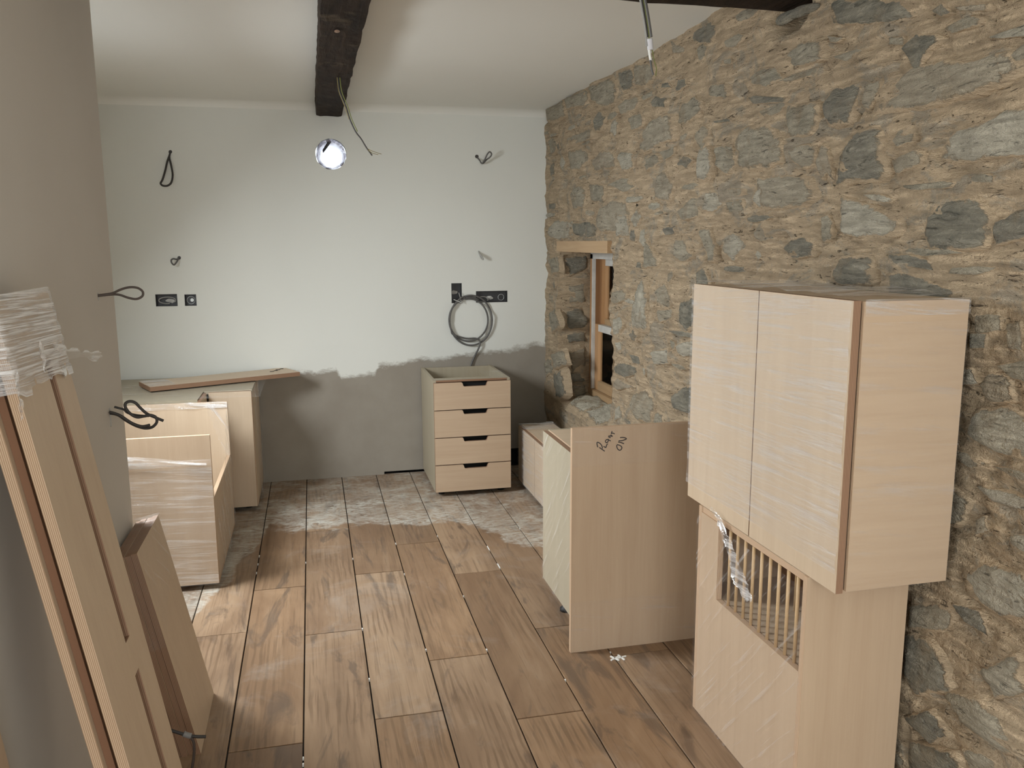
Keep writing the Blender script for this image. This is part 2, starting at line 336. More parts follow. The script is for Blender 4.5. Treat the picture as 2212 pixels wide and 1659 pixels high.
def tube_data(path, r, seg=7, flat=None):
    path = np.asarray(path, float); n = len(path); V = []; F = []
    T = np.gradient(path, axis=0); T /= np.linalg.norm(T, axis=1)[:, None]+1e-12
    ref = np.array([0., 0, 1]) if abs(T[0][2]) < .9 else np.array([1., 0, 0]); a = np.cross(T[0], ref); a /= np.linalg.norm(a)
    rr = np.broadcast_to(r, (n,))
    for i in range(n):
        a = a-T[i]*np.dot(a, T[i]); a /= np.linalg.norm(a)+1e-12; b = np.cross(T[i], a)
        for k in range(seg):
            th = 2*math.pi*k/seg; V.append(path[i]+rr[i]*(math.cos(th)*a+math.sin(th)*b))
    for i in range(n-1):
        for k in range(seg):
            F.append((i*seg+k, i*seg+(k+1) % seg, (i+1)*seg+(k+1) % seg, (i+1)*seg+k))
    F.append(tuple(range(seg))[::-1]); F.append(tuple((n-1)*seg+k for k in range(seg))); return V, F
def tube(name, pts, r, mat, parent=None, n=8, seg=7):
    V, F = tube_data(smooth_path(pts, n) if n > 1 else np.asarray(pts, float), r, seg); return mesh(name, V, F, mat, parent, smooth=True)
def sheet(name, O, U, V, N, w, h, amp, mat, parent=None, nu=24, nv=24, seed=0, fx=4, fy=22, cut=None):
    """thin film lying over a face, puckered in relief; cut(u,v)->bool drops cells"""
    O, U, V, N = (np.asarray(a, float) for a in (O, U, V, N)); us = np.linspace(0, w, nu+1); vv = np.linspace(0, h, nv+1); P = []; F = []; UV = []
    for j in range(nv+1):
        for i in range(nu+1):
            d = amp*(.9+fbm(us[i]*fx, vv[j]*fy, seed)); P.append(O+U*us[i]+V*vv[j]+N*float(d))
    for j in range(nv):
        for i in range(nu):
            if cut and cut((us[i]+us[i+1])/2/w, (vv[j]+vv[j+1])/2/h): continue
            q = (j*(nu+1)+i, j*(nu+1)+i+1, (j+1)*(nu+1)+i+1, (j+1)*(nu+1)+i); F.append(q); UV += [(us[i], vv[j]), (us[i+1], vv[j]), (us[i+1], vv[j+1]), (us[i], vv[j+1])]
    return mesh(name, P, F, mat, parent, None, UV, True)

# ================================================================== THE SETTING
CEIL, BACK, STONE, PART = 2.48, 5.75, 1.60, -0.63
I3 = np.eye(3)
# ---- floor: screed and separately laid planks
fl = boxmesh('floor', (-1.45, 2.1), (-2.6, 6.1), (-.06, -.011), 'screed'); tag(fl, 'wood effect plank floor with dark open joints and adhesive smears', kind='structure')
PW, PL, GAP = .235, 1.30, .005
def plank_mesh(w, l, t=.010, b=.0012):
    me = bpy.data.meshes.new('plank'); x, y = (w-GAP)/2, (l-GAP)/2
    V = [(-x, -y, -t), (x, -y, -t), (x, y, -t), (-x, y, -t), (-x, -y, -b), (x, -y, -b), (x, y, -b), (-x, y, -b), (-x+b, -y+b, 0), (x-b, -y+b, 0), (x-b, y-b, 0), (-x+b, y-b, 0)]
    F = [(8, 9, 10, 11)]+[(i, (i+1) % 4, (i+1) % 4+4, i+4) for i in range(4)]+[(i+4, (i+1) % 4+4, (i+1) % 4+8, i+8) for i in range(4)]
    me.from_pydata(V, [], F); me.materials.append(MATS['plank']); return me
plank_full = plank_mesh(PW, PL); plank_cache = {}
joints = {-4: 3.2, -3: 3.75, -2: 4.2, -1: 3.459, 0: 3.893, 1: 3.37, 2: 3.974, 3: 3.035, 4: 3.86, 5: 3.20, 6: 2.90, 7: 3.5}
for k_ in range(-4, 8):
    x0 = -.325+PW*k_; j = joints[k_]
    while j > -.6: j -= PL
    while j < BACK:
        a, b = max(j, -.6), min(j+PL, BACK+.02)
        if b-a > .05 and x0 < 1.75:
            key = round(b-a, 3); me = plank_full if abs(key-PL) < 1e-3 else plank_cache.setdefault(key, plank_mesh(PW, b-a))
            o = bpy.data.objects.new('plank', me); COL.objects.link(o); o.location = (x0+PW/2, (a+b)/2, random.uniform(-.0006, .0004)); o.parent = fl
        j += PL
boxes_rear = boxmesh('floor_rear', (-1.45, 2.1), (-2.6, -.61), (-.011, -.001), 'screed'); boxes_rear.parent = fl; boxes_rear.name = 'screed_strip'

# ---- ceiling with a soft plaster cove along the back wall
def ceiling():
    V = []; F = []; xs = np.linspace(-1.45, 2.1, 40); prof = [(-2.6, CEIL), (0, CEIL), (3.0, CEIL), (4.6, CEIL), (5.3, CEIL), (5.55, CEIL-.002)]+[(BACK+.012-.09*(1-math.sin(t)), CEIL-.004-.085*(1-math.cos(t))) for t in np.linspace(.1, math.pi/2, 9)]
    for x in xs:
        for y, z in prof: V.append((x, y, z+.006*float(fbm(x*1.3, y*1.3, 5))*(1 if z > CEIL-.02 else .5)))
    n = len(prof)
    for i in range(len(xs)-1):
        for j in range(n-1): F.append((i*n+j, i*n+j+1, (i+1)*n+j+1, (i+1)*n+j))
    o = mesh('ceiling', V, F, 'ceiling_paint', smooth=True); tag(o, 'white painted plaster ceiling curving softly into the back wall', kind='structure')
    boxmesh('ceiling_deck', (-1.6, 2.2), (-2.7, 6.2), (CEIL+.03, CEIL+.15), 'void', o); return o
ceiling()

# ---- back wall: plaster coat with chased holes, masonry behind
VX, VZ, VR = .157, 2.163, .098
sockets = [('socket_box', (-.971, -.841, 1.202, 1.279)), ('socket_box', (-.797, -.726, 1.202, 1.275)), ('socket_box', (.931, 1.003, 1.183, 1.319)), ('socket_box', (1.102, 1.325, 1.183, 1.262))]
X0 = -1.45
holes = [(s[1][0]-X0, s[1][2], s[1][1]-X0, s[1][3]) for s in sockets]+[(VX-VR-.03-X0, VZ-VR-.03, VX+VR+.03-X0, VZ+VR+.03), (.436-X0, -.01, .72-X0, .020), (1.24-X0, -.01, 1.47-X0, .13)]
P, F, E, UV = slab_data((X0, BACK, 0), (1, 0, 0), (0, 0, 1), (0, 1, 0), 3.6, CEIL+.05, .055, holes)
def ring_fill(P, F, E, yy, half, r, jag=0.0, n=48):
    b = len(P)
    for i in range(n):
        t = 2*math.pi*i/n; c, s = math.cos(t), math.sin(t); q = half/max(abs(c), abs(s)); rr = r*(1+jag*random.uniform(-1, 1))
        P.append((VX+c*q, yy, VZ+s*q)); P.append((VX+c*rr, yy, VZ+s*rr)); P.append((VX+c*rr, yy+.055, VZ+s*rr))
    for i in range(n):
        a, c = b+3*i, b+3*((i+1) % n); F.append((a, c, c+1, a+1)); E.append(0); F.append((a+1, c+1, c+2, a+2)); E.append(0)
ring_fill(P, F, E, BACK, VR+.03, VR, .02)
wb = mesh('wall_back', P, F, 'back_wall'); tag(wb, 'white painted plaster back wall with an unpainted grey lower band', kind='structure')
P, F, E, UV = slab_data((X0, BACK+.055, -.05), (1, 0, 0), (0, 0, 1), (0, 1, 0), 3.6, CEIL+.1, .28, [(VX-VR-.02-X0, VZ-VR-.02+.05, VX+VR+.02-X0, VZ+VR+.02+.05)])
mesh('masonry_core', P, F, 'void', wb)  # core coloured near-black so the wall recesses read as deep shade
# ---- partition on the left, hidden left wall with its window, rear wall with its opening, wall core behind the stone
pw = slab('wall_left', (PART, .8, -.01), (0, 1, 0), (0, 0, 1), (-1, 0, 0), 2.185, CEIL+.05, .12, [(1.97, 1.440, 1.983, 1.462), (1.99, 1.045, 2.005, 1.105)], 'partition_plaster', 'partition_plaster'); tag(pw, 'unpainted grey plaster partition wall in the left foreground', kind='structure')
for z0, z1, y in ((1.43, 1.47, 2.777), (1.04, 1.11, 2.797)): boxmesh('chase_back', (PART-.05, PART-.02), (y-.03, y+.03), (z0-.02, z1+.02), 'void', pw)
wl = slab('wall_far_left', (-1.30, -2.6, -.01), (0, 1, 0), (0, 0, 1), (-1, 0, 0), 8.7, CEIL+.05, .06, [(6.0, 1.27, 6.72, 2.12), (1.62, .88, 2.78, 2.14)], 'wall_plain', 'wall_plain'); tag(wl, 'plaster wall with window behind the left partition', kind='structure')
w2 = thing('window_2', 'side window hidden behind the left partition', None, (-1.33, 3.76, 1.27)); w2['kind'] = 'structure'
for nm, y, z in (('stile', (3.405, 3.43), (1.265, 2.105)), ('stile', (4.09, 4.115), (1.265, 2.105)), ('top_rail', (3.405, 4.115), (2.08, 2.105)), ('bottom_rail', (3.405, 4.115), (1.265, 1.29))): boxmesh(nm, (-1.35, -1.31), y, z, 'white_paint', w2)
wr = slab('wall_rear', (-1.45, -2.5, -.01), (1, 0, 0), (0, 0, 1), (0, -1, 0), 3.6, CEIL+.05, .06, [(.87, .35, 2.43, 2.40)], 'wall_plain', 'wall_plain'); tag(wr, 'plain plaster wall behind the viewer with a wide opening', kind='structure')

# ---- stone wall: mortar relief + individual stones
WY0, WY1, WZ0, WZ1 = 4.42, 5.43, .52, 1.535      # window opening
HOL = (2.70, 2.35)                                # pocket under the cross beam
def Hlow(y, z):
    h = .030*fbm(y*1.6, z*2.1, 3) + .016*fbm(y*4.2, z*6.0, 9)
    h = h + .05*np.exp(-((y-2.2)/1.2)**2)*np.clip(.7-z, 0, 1)        # the wall swells towards its foot
    h = h - .13*np.exp(-(((y-HOL[0])/.10)**2+((z-HOL[1])/.055)**2)**2)
    return h
def Hfull(y, z):
    str_ = fbm(y*5.5+.8*fbm(y*3, z*3, 41), z*30, 21, 3)
    return Hlow(y, z) + .014*fbm(y*10, z*16, 31) + .020*str_*np.abs(str_) + .005*fbm(y*34, z*52, 55, 2)
def edge_near(z): return WY0 + .030*fbm(z*7, 0*z, 71) + .012*fbm(z*24, 0*z, 73)
def edge_far(z): return WY1 + .030*fbm(z*6, 0*z+4, 75) - .10*np.clip(.85-z, 0, 1)
ys = np.concatenate([np.linspace(.2, 1.3, 40, endpoint=False), np.linspace(1.3, WY0, 224, endpoint=False), np.linspace(WY0, WY1, 62, endpoint=False), np.linspace(WY1, BACK+.03, 26)])
zs = np.concatenate([np.linspace(-.02, WZ0, 32, endpoint=False), np.linspace(WZ0, WZ1, 72, endpoint=False), np.linspace(WZ1, CEIL+.02, 68)])
YY, ZZ = np.meshgrid(ys, zs, indexing='ij')
win = np.clip(1-np.maximum(0, np.maximum(WZ0-ZZ, ZZ-WZ1))/.08, 0, 1)
YW = YY + win*((edge_near(ZZ)-WY0)*np.exp(-((YY-WY0)/.16)**2) + (edge_far(ZZ)-WY1)*np.exp(-((YY-WY1)/.12)**2))
XW = STONE-Hfull(YW, ZZ)
nz = len(zs); V = np.stack([XW, YW, ZZ], -1).reshape(-1, 3); F = []
i0, i1 = 264, 326; j0, j1 = 32, 104
for i in range(len(ys)-1):
    for j in range(nz-1):
        if i0 <= i < i1 and j0 <= j < j1: continue
        F.append((i*nz+j, i*nz+j+1, (i+1)*nz+j+1, (i+1)*nz+j))
ws = mesh('wall_right', V, F, 'mortar', smooth=True); tag(ws, 'rubble stone wall pointed with sandy lime mortar', kind='structure')
boxmesh('wall_foot', (STONE, 2.1), (-2.6, .25), (-.02, CEIL+.05), 'wall_plain', ws)
P, F, E, UV = slab_data((1.90, -2.6, -.05), (0, 1, 0), (0, 0, 1), (1, 0, 0), 8.7, CEIL+.1, .28, [(WY0+2.6-.03, WZ0+.06, WY1+2.6+.06, WZ1+.06)])
mesh('masonry_core', P, F, 'render_outside', ws)
# reveals of the window opening (jambs, head, sill) as rough mortar surfaces
def reveal(name, fn, n1, n2, flip):
    V = []; F = []
    for a in np.linspace(0, 1, n1+1):
        for b in np.linspace(0, 1, n2+1): V.append(fn(a, b))
    for i in range(n1):
        for j in range(n2):
            q = (i*(n2+1)+j, i*(n2+1)+j+1, (i+1)*(n2+1)+j+1, (i+1)*(n2+1)+j); F.append(q[::-1] if flip else q)
    return mesh(name, V, F, 'mortar', ws, smooth=True)
def near_fn(a, b):
    z = WZ0+(WZ1-WZ0)*a; y = float(edge_near(np.array(z))); x0 = STONE-float(Hfull(np.array(y), np.array(z)))-.001; s = b
    return (x0+(1.93-x0)*s, y+s*(.02+.03*float(fbm(z*9, s*4, 81)))+.0*s, z)
def far_fn(a, b):
    z = WZ0+(WZ1-WZ0)*a; y = float(edge_far(np.array(z))); x0 = STONE-float(Hfull(np.array(y), np.array(z)))-.001; s = b
    return (x0+(1.93-x0)*s, y+s*(1-s)*.12*float(fbm(z*7, s*5, 85))+.012*s*float(fbm(z*22, s*9, 87)), z)
def sill_z(y, s): return WZ0 + .075*s + s*.03*float(fbm(y*7, s*3, 91))
def sill_fn(a, b):
    y = float(edge_near(np.array(WZ0)))-.01+(float(edge_far(np.array(WZ0)))+.02-float(edge_near(np.array(WZ0))))*a; x0 = STONE-float(Hfull(np.array(y), np.array(WZ0)))-.001; s = b
    return (x0+(1.95-x0)*s, y, sill_z(y, s))
reveal('window_reveal', near_fn, 60, 10, False); reveal('window_reveal', far_fn, 60, 14, True); reveal('window_sill', sill_fn, 40, 12, False)

# ---- stones
def stone_mesh(poly, height, sink, seed, frame):
    """poly: outline in wall coordinates (a,b); frame(a,b,h)->world point; rings rise from a rim sunk in the mortar"""
    poly = np.asarray(poly, float); c = poly.mean(0); n = 24
    ang = np.arctan2(poly[:, 1]-c[1], poly[:, 0]-c[0]); poly = poly[np.argsort(ang)]
    seg = np.linalg.norm(np.roll(poly, -1, 0)-poly, axis=1); L = np.concatenate([[0], np.cumsum(seg)]); T = np.linspace(0, L[-1], n, endpoint=False); R = []
    for t in T:
        i = min(int(np.searchsorted(L, t, 'right'))-1, len(poly)-1); f = (t-L[i])/max(seg[i], 1e-9); R.append(poly[i]*(1-f)+poly[(i+1) % len(poly)]*f)
    R = np.array(R); V = []; F = []; rim = []
    k = np.arange(n); R = c+(R-c)*(1+.07*vnoise(k*.9, k*0+seed, seed))[:, None]
    tilt = rng.normal(0, .05, 2); ph = rng.uniform(0, 6.28); st = rng.uniform(.3, 1.0)
    rings = ((1.14, -sink, 1.25), (1.03, height*.05, 1.0), (.90, height*.62, .55), (.68, height*.92, .12), (.40, height*1.0, 0.0))
    for s, hh, rv in rings:
        for q in range(n):
            p = c+(R[q]-c)*s*(1+.04*float(vnoise(q*1.9, s*9, seed+3))); h = hh
            if s < 1.1:
                w = min(1, (1.12-s)*3.5); h += w*(height*.55*float(fbm(p[0]*17+seed, p[1]*24, seed, 2)) + float(np.dot(tilt, p-c)))
            V.append(frame(p[0], p[1], h)); rim.append(rv)
    V.append(frame(c[0], c[1], height*(1+.3*float(vnoise(seed*.37, 1.2, seed))))); rim.append(0.0)
    for r in range(4):
        for q in range(n):
            a, b = r*n+q, r*n+(q+1) % n; F.append((a, b, b+n, a+n))
    for q in range(n): F.append((4*n+q, 4*n+(q+1) % n, 5*n))
    return np.array(V), F, rim
wall_frame = lambda y, z, h: (STONE-float(Hlow(np.array(y), np.array(z)))-h, y, z)
placed = []
def add_stone(poly, height, mat, frame=wall_frame, flip=False, sink=.022):
    seed = rng.integers(1, 9999); V, F, rad = stone_mesh(poly, height, sink, int(seed), frame)
    # outward faces look into the room (-X for the wall face)
    n = np.cross(V[F[40][1]]-V[F[40][0]], V[F[40][2]]-V[F[40][0]])
    if (n[0] > 0) != flip and abs(n[0]) > 1e-9: F = [f[::-1] for f in F]
    o = mesh('stone', V, F, mat, ws, smooth=True, origin=V.mean(0)); at_ = o.data.attributes.new('rim', 'FLOAT', 'POINT'); at_.data.foreach_set('value', np.array(rad, np.float32)); return o
def crop(pts, ox, oy, s): return [(ox+x/s, oy+y/s) for x, y in pts]
TR = []   # outlines measured in the photograph: (crop origin x, y, scale, [(points, kind)])
A = (1650, 0, 2.592)
for q, kd in [([(420,0),(400,130),(520,135),(700,125),(830,90),(860,0)],'d'),([(345,200),(430,210),(400,240),(360,235)],'s'),([(700,210),(770,205),(770,250),(700,250)],'s'),
 ([(645,600),(700,540),(760,440),(830,385),(1000,345),(1200,345),(1300,300),(1400,290),(1390,380),(1320,460),(1150,530),(900,590),(720,620)],'s'),([(575,480),(660,445),(650,500),(600,610),(565,590)],'s'),
 ([(340,570),(380,500),(530,470),(520,560),(495,690),(380,695)],'d'),([(130,590),(310,580),(320,640),(300,740),(240,760),(150,770)],'s'),([(0,700),(70,720),(130,800),(140,900),(60,940),(0,930)],'s'),
 ([(170,850),(240,810),(310,820),(315,920),(240,940),(190,900)],'s'),([(320,900),(350,810),(380,830),(370,960),(395,1000),(330,1005)],'s'),([(410,1020),(440,860),(510,760),(620,715),(670,730),(690,900),(680,980),(560,1010)],'d'),
 ([(740,790),(780,725),(850,745),(840,790),(760,825)],'s'),([(730,900),(770,880),(870,840),(900,870),(890,920),(740,985)],'s'),([(985,900),(1000,820),(1080,740),(1240,690),(1380,620),(1520,610),(1520,870),(1300,880),(1150,905)],'p'),
 ([(0,1000),(100,990),(250,1000),(270,1100),(220,1150),(0,1165)],'s'),([(430,1110),(600,1150),(750,1250),(720,1310),(500,1330),(420,1290)],'p'),([(560,1090),(650,1085),(730,1115),(690,1140),(600,1120)],'p'),
 ([(790,1040),(1000,1015),(1070,1020),(1040,1050),(850,1070)],'s'),([(1150,990),(1250,970),(1300,985),(1290,1020),(1180,1020)],'s'),([(920,1300),(940,1200),(1010,1150),(1130,1110),(1230,1150),(1260,1230),(1240,1330),(1200,1390),(950,1385)],'d'),
 ([(1270,1250),(1400,1180),(1510,1160),(1520,1300),(1420,1340),(1290,1370)],'d'),([(310,1215),(355,1205),(375,1250),(370,1340),(320,1350)],'s'),([(90,1400),(130,1340),(220,1330),(270,1360),(265,1430),(150,1445)],'d'),
 ([(370,1540),(420,1450),(500,1430),(600,1440),(605,1590),(400,1590)],'d'),([(705,1430),(830,1425),(970,1470),(960,1510),(800,1490),(710,1475)],'d'),([(690,1540),(780,1530),(900,1560),(1090,1640),(1050,1680),(700,1640)],'d'),
 ([(1060,1500),(1200,1490),(1300,1500),(1200,1540),(1050,1530)],'s'),([(1330,1500),(1440,1490),(1420,1520),(1340,1520)],'s'),([(1000,160),(1150,90),(1230,100),(1200,140),(1050,190)],'s'),([(1250,210),(1500,110),(1500,200),(1300,215)],'p'),
 ([(930,60),(1000,15),(1050,70),(1000,95)],'d'),([(1080,40),(1250,20),(1250,60),(1100,60)],'s'),([(120,310),(200,240),(320,230),(330,330),(220,360),(150,370)],'s'),([(0,400),(60,380),(110,430),(60,470),(0,470)],'s'),([(370,320),(520,270),(550,290),(450,340)],'s')]: TR.append((crop(q, *A), kd))
A = (1150, 0, 3.318)
for q, kd in [([(105,785),(225,720),(240,830),(130,880),(105,840)],'s'),([(250,705),(390,645),(400,700),(380,750),(260,780)],'s'),([(415,625),(560,555),(590,640),(590,740),(500,760),(430,720)],'s'),([(600,520),(690,480),(700,620),(630,660)],'d'),
 ([(700,475),(800,450),(830,490),(830,570),(740,620),(705,610)],'s'),([(1140,225),(1290,155),(1350,190),(1310,300),(1240,310),(1140,290)],'d'),([(1180,350),(1230,310),(1270,330),(1240,400),(1200,430)],'s'),([(980,290),(1080,340),(1070,380),(1000,380)],'s'),
 ([(870,600),(960,590),(975,625),(880,632)],'d'),([(1015,650),(1040,570),(1080,560),(1085,610),(1040,650)],'d'),([(750,700),(830,650),(850,680),(780,720)],'s'),([(830,740),(870,690),(960,700),(955,770),(850,765)],'d'),([(610,770),(650,710),(730,690),(720,770),(640,820)],'s'),
 ([(680,850),(750,810),(800,840),(780,900),(700,930)],'s'),([(760,1060),(770,950),(840,870),(950,820),(1010,850),(1010,980),(900,1030),(800,1090)],'s'),([(1030,880),(1050,760),(1130,690),(1200,720),(1180,820),(1090,890)],'s'),([(1250,690),(1260,610),(1420,600),(1410,700)],'s'),
 ([(1550,590),(1610,520),(1720,480),(1800,560),(1700,620)],'s'),([(1390,430),(1440,420),(1440,460),(1390,460)],'s'),([(1400,300),(1500,240),(1550,250),(1480,340),(1410,340)],'s'),([(1450,110),(1560,60),(1640,60),(1600,120),(1500,160)],'s'),([(1560,700),(1600,685),(1825,700),(1810,730),(1600,745)],'d'),
 ([(1300,870),(1420,850),(1430,870),(1320,885)],'d'),([(1510,1200),(1480,1080),(1520,950),(1640,890),(1720,900),(1790,980),(1790,1180),(1700,1200),(1540,1220)],'s'),([(1330,1050),(1450,1050),(1480,1180),(1420,1250),(1340,1180)],'s'),([(105,1010),(160,985),(180,1050),(125,1110)],'s'),
 ([(200,1010),(330,960),(430,930),(440,990),(250,1050)],'s'),([(270,1090),(350,1060),(400,1110),(340,1210),(270,1220)],'s'),([(420,1150),(480,1090),(570,1080),(590,1190),(430,1220)],'s'),([(610,1130),(640,1090),(720,1100),(720,1200),(650,1230)],'p'),([(890,1090),(1000,1050),(1000,1100),(930,1150)],'s'),
 ([(780,1160),(870,1100),(900,1160),(800,1220)],'s'),([(860,1430),(870,1260),(930,1230),(990,1330),(970,1430)],'s'),([(1170,1200),(1190,1080),(1270,1060),(1320,1190),(1290,1290),(1200,1280)],'p'),([(1020,1180),(1090,1110),(1150,1150),(1080,1200)],'d'),([(270,1380),(350,1320),(380,1350),(370,1480),(290,1490)],'s'),
 ([(400,1320),(500,1330),(500,1450),(410,1440)],'s'),([(560,1320),(650,1270),(760,1300),(660,1380)],'s'),([(460,1600),(480,1500),(560,1440),(670,1440),(680,1659),(470,1659)],'s'),([(1050,1520),(1150,1420),(1240,1430),(1210,1540),(1080,1580)],'s'),([(1260,1390),(1340,1380),(1370,1460),(1300,1520),(1230,1500)],'p'),
 ([(1400,1450),(1520,1430),(1530,1510),(1420,1520)],'s'),([(1600,1420),(1700,1310),(1780,1320),(1790,1450),(1640,1490)],'p'),([(115,1460),(170,1455),(160,1500),(120,1500)],'d')]: TR.append((crop(q, *A), kd))
A = (1100, 460, 3.318)
for q, kd in [([(290,110),(340,50),(440,60),(440,160),(350,190),(290,170)],'p'),([(460,150),(450,80),(560,60),(610,100),(600,160),(520,180)],'d'),([(745,170),(745,10),(830,10),(850,160)],'p'),([(1090,110),(1180,90),(1170,150),(1110,160)],'d'),([(940,280),(980,200),(1050,330),(1060,380),(920,390)],'s'),
 ([(1170,200),(1240,190),(1290,310),(1210,350),(1150,300)],'s'),([(865,390),(880,350),(910,360),(910,400)],'d'),([(860,830),(880,600),(930,480),(980,500),(980,700),(1000,840)],'p'),([(1040,560),(1110,510),(1150,620),(1140,680),(1060,640)],'s'),([(1060,700),(1160,690),(1170,760),(1080,780)],'s'),
 ([(1210,640),(1330,600),(1350,780),(1280,850),(1210,790)],'d'),([(715,570),(790,550),(820,620),(740,650),(715,640)],'s'),([(735,760),(770,740),(800,800),(760,880),(735,880)],'p'),([(1190,940),(1340,910),(1345,1020),(1230,1030),(1190,990)],'p'),([(715,1110),(760,1070),(900,1110),(890,1160),(800,1180),(725,1150)],'d'),
 ([(715,1240),(745,1185),(860,1250),(745,1270)],'s'),([(860,1300),(960,1270),(1020,1350),(1020,1500),(900,1480),(850,1380)],'s'),([(1150,1320),(1230,1250),(1340,1240),(1330,1420),(1260,1440),(1160,1390)],'d'),([(730,1400),(770,1380),(800,1460),(735,1490)],'p'),([(1030,1000),(1130,970),(1140,1080),(1060,1090)],'p'),
 ([(830,1010),(900,1030),(920,1090),(860,1080)],'d'),([(1370,120),(1440,110),(1480,330),(1400,350)],'s'),([(280,330),(340,310),(350,420),(290,430)],'s'),([(275,720),(330,690),(370,800),(300,860)],'s'),([(300,1010),(380,980),(400,1080),(320,1120)],'s'),([(300,1160),(380,1120),(400,1300),(330,1330)],'d')]: TR.append((crop(q, *A), kd))
A = (1950, 620, 1.597)
for q, kd in [([(255,340),(300,300),(360,310),(370,390),(280,400)],'s'),([(210,490),(240,430),(330,420),(450,470),(450,600),(320,570),(230,520)],'p'),([(240,690),(330,700),(440,740),(430,780),(300,740)],'p'),([(240,800),(270,790),(280,840),(240,860)],'s'),([(360,860),(450,850),(450,930),(370,890)],'p'),
 ([(200,990),(290,960),(450,1000),(450,1150),(330,1130),(240,1070)],'p'),([(20,1100),(120,1090),(180,1130),(150,1190),(40,1170)],'s'),([(170,1090),(260,1120),(290,1200),(220,1160)],'d'),([(20,1200),(110,1220),(160,1290),(180,1390),(60,1400),(20,1300)],'d'),([(280,1320),(400,1260),(430,1400),(330,1420)],'s'),
 ([(170,1400),(260,1410),(330,1480),(418,1600),(340,1600),(220,1500)],'s'),([(30,1480),(120,1460),(180,1540),(120,1570)],'d'),([(50,1560),(200,1600),(220,1659),(40,1659)],'d'),([(250,100),(330,90),(340,150),(260,160)],'s'),([(240,160),(290,165),(290,210),(245,210)],'d'),([(360,130),(418,120),(418,220),(370,210)],'s'),([(330,270),(450,250),(450,330),(380,320)],'s')]: TR.append((crop(q, *A), kd))
KM = {'s': 'stone', 'd': 'slate', 'p': 'pale_stone'}
for pts, kd in TR:
    poly = np.array([at(x, y, 0, STONE-.01)[1:] for x, y in pts]); poly[:, 1] = np.clip(poly[:, 1], -.0, CEIL-.005); poly[:, 0] = np.clip(poly[:, 0], .3, BACK-.012)
    d = poly.max(0)-poly.min(0)
    if d.min() < .015: continue
    poly = poly.mean(0)+(poly-poly.mean(0))*1.07; add_stone(poly, min(.024, .007+.07*min(d)), KM[kd]); placed.append((poly.mean(0), d/2))
# smaller stones and slivers of slate between the traced ones
cnt = 0; tries = 0
while cnt < 172 and tries < 16000:
    tries += 1
    y = rng.uniform(1.35, BACK-.06); z = rng.uniform(.05, CEIL-.04)
    big = cnt < 100
    if rng.random() < .40: a, b = rng.uniform(.07, .15), rng.uniform(.011, .022)
    else: a = rng.uniform(.07, .13) if big else rng.uniform(.03, .07); b = a*rng.uniform(.45, .9)
    if WY0-.03 < y+a and y-a < WY1+.03 and WZ0-.03 < z+b and z-b < WZ1+.10: continue
    if any(abs(y-c[0]) < (a+h[0])*.86 and abs(z-c[1]) < (b+h[1])*.86 for c, h in placed): continue
    m = rng.integers(6, 9); th = np.sort(rng.uniform(0, 2*math.pi, m)); 
    if np.max(np.diff(np.append(th, th[0]+2*math.pi))) > 1.9: continue
    poly = np.stack([y+a*np.cos(th)*rng.uniform(.8, 1.15, m), z+b*np.sin(th)*rng.uniform(.8, 1.15, m)], 1); poly[:, 1] = np.clip(poly[:, 1], .005, CEIL-.006); poly[:, 0] = np.minimum(poly[:, 0], BACK-.01)
    add_stone(poly, min(.018, .006+.10*b), rng.choice(['stone', 'stone', 'slate', 'stone', 'pale_stone'])); placed.append((np.array([y, z]), np.array([a, b]))); cnt += 1
# raked-out joints: the mortar falls back beside part of every stone
vx = XW.reshape(-1).copy(); vy = YW.reshape(-1); vz = ZZ.reshape(-1); dig = np.zeros_like(vx); part = np.clip(.5+1.6*fbm(vy*6, vz*9, 97), 0, 1)
for (c, h) in placed:
    sel = (np.abs(vy-c[0]) < h[0]*1.6) & (np.abs(vz-c[1]) < h[1]*1.6+.02)
    d_ = np.sqrt(((vy[sel]-c[0])/(h[0]+.006))**2+((vz[sel]-c[1])/(h[1]+.006))**2); dig[sel] = np.maximum(dig[sel], np.exp(-((d_-1.13)/.13)**2)*np.where(vz[sel] < c[1], 1.0, .45))
co = np.stack([vx+.030*dig*part, vy, vz], -1); ws.data.vertices.foreach_set('co', co.ravel()); ws.data.update()
# stones in the far jamb of the window and on its sill
jf = lambda x, z, h: (x, float(edge_far(np.array(z)))-h+.006, z)
for q, kd in [([(390,320),(560,300),(565,400),(420,460)],'d'),([(400,700),(520,680),(565,760),(560,830),(420,840)],'d'),([(400,870),(550,850),(555,920),(430,930)],'d'),([(430,1000),(545,960),(550,1100),(450,1150)],'s'),([(430,1150),(540,1130),(545,1210),(440,1215)],'d'),([(420,520),(540,500),(550,640),(430,650)],'s'),([(440,1230),(540,1225),(540,1300),(450,1320)],'s')]:
    poly = np.array([at(x, y, 1, WY1)[[0, 2]] for x, y in crop(q, 1100, 460, 3.318)]); poly[:, 0] = np.clip(poly[:, 0], STONE+.01, 1.84)
    o = add_stone(poly, .022, KM[kd], jf, sink=.03)
sf = lambda x, y, h: (x, y, sill_z(y, (x-STONE)/.33)+h)
for poly in ([(1.62, 4.95), (1.82, 4.98), (1.83, 5.22), (1.70, 5.36), (1.62, 5.25)], [(1.60, 4.60), (1.82, 4.58), (1.83, 4.93), (1.62, 4.92)]): add_stone(np.array(poly), .03, 'pale_stone', sf)
# slate stick in the pocket under the cross beam
p0, p1 = at(1682, 47, 0, STONE+.0), at(1770, 12, 0, STONE-.01); t_ = tube('stone', [p0, (p0+p1)/2+np.array([-.004, 0, .004]), p1], [.012, .016, .018, .02, .02, .019, .018, .016, .016, .018, .018, .017, .015, .014, .012, .01, .006], 'slate', ws, 8, 8)

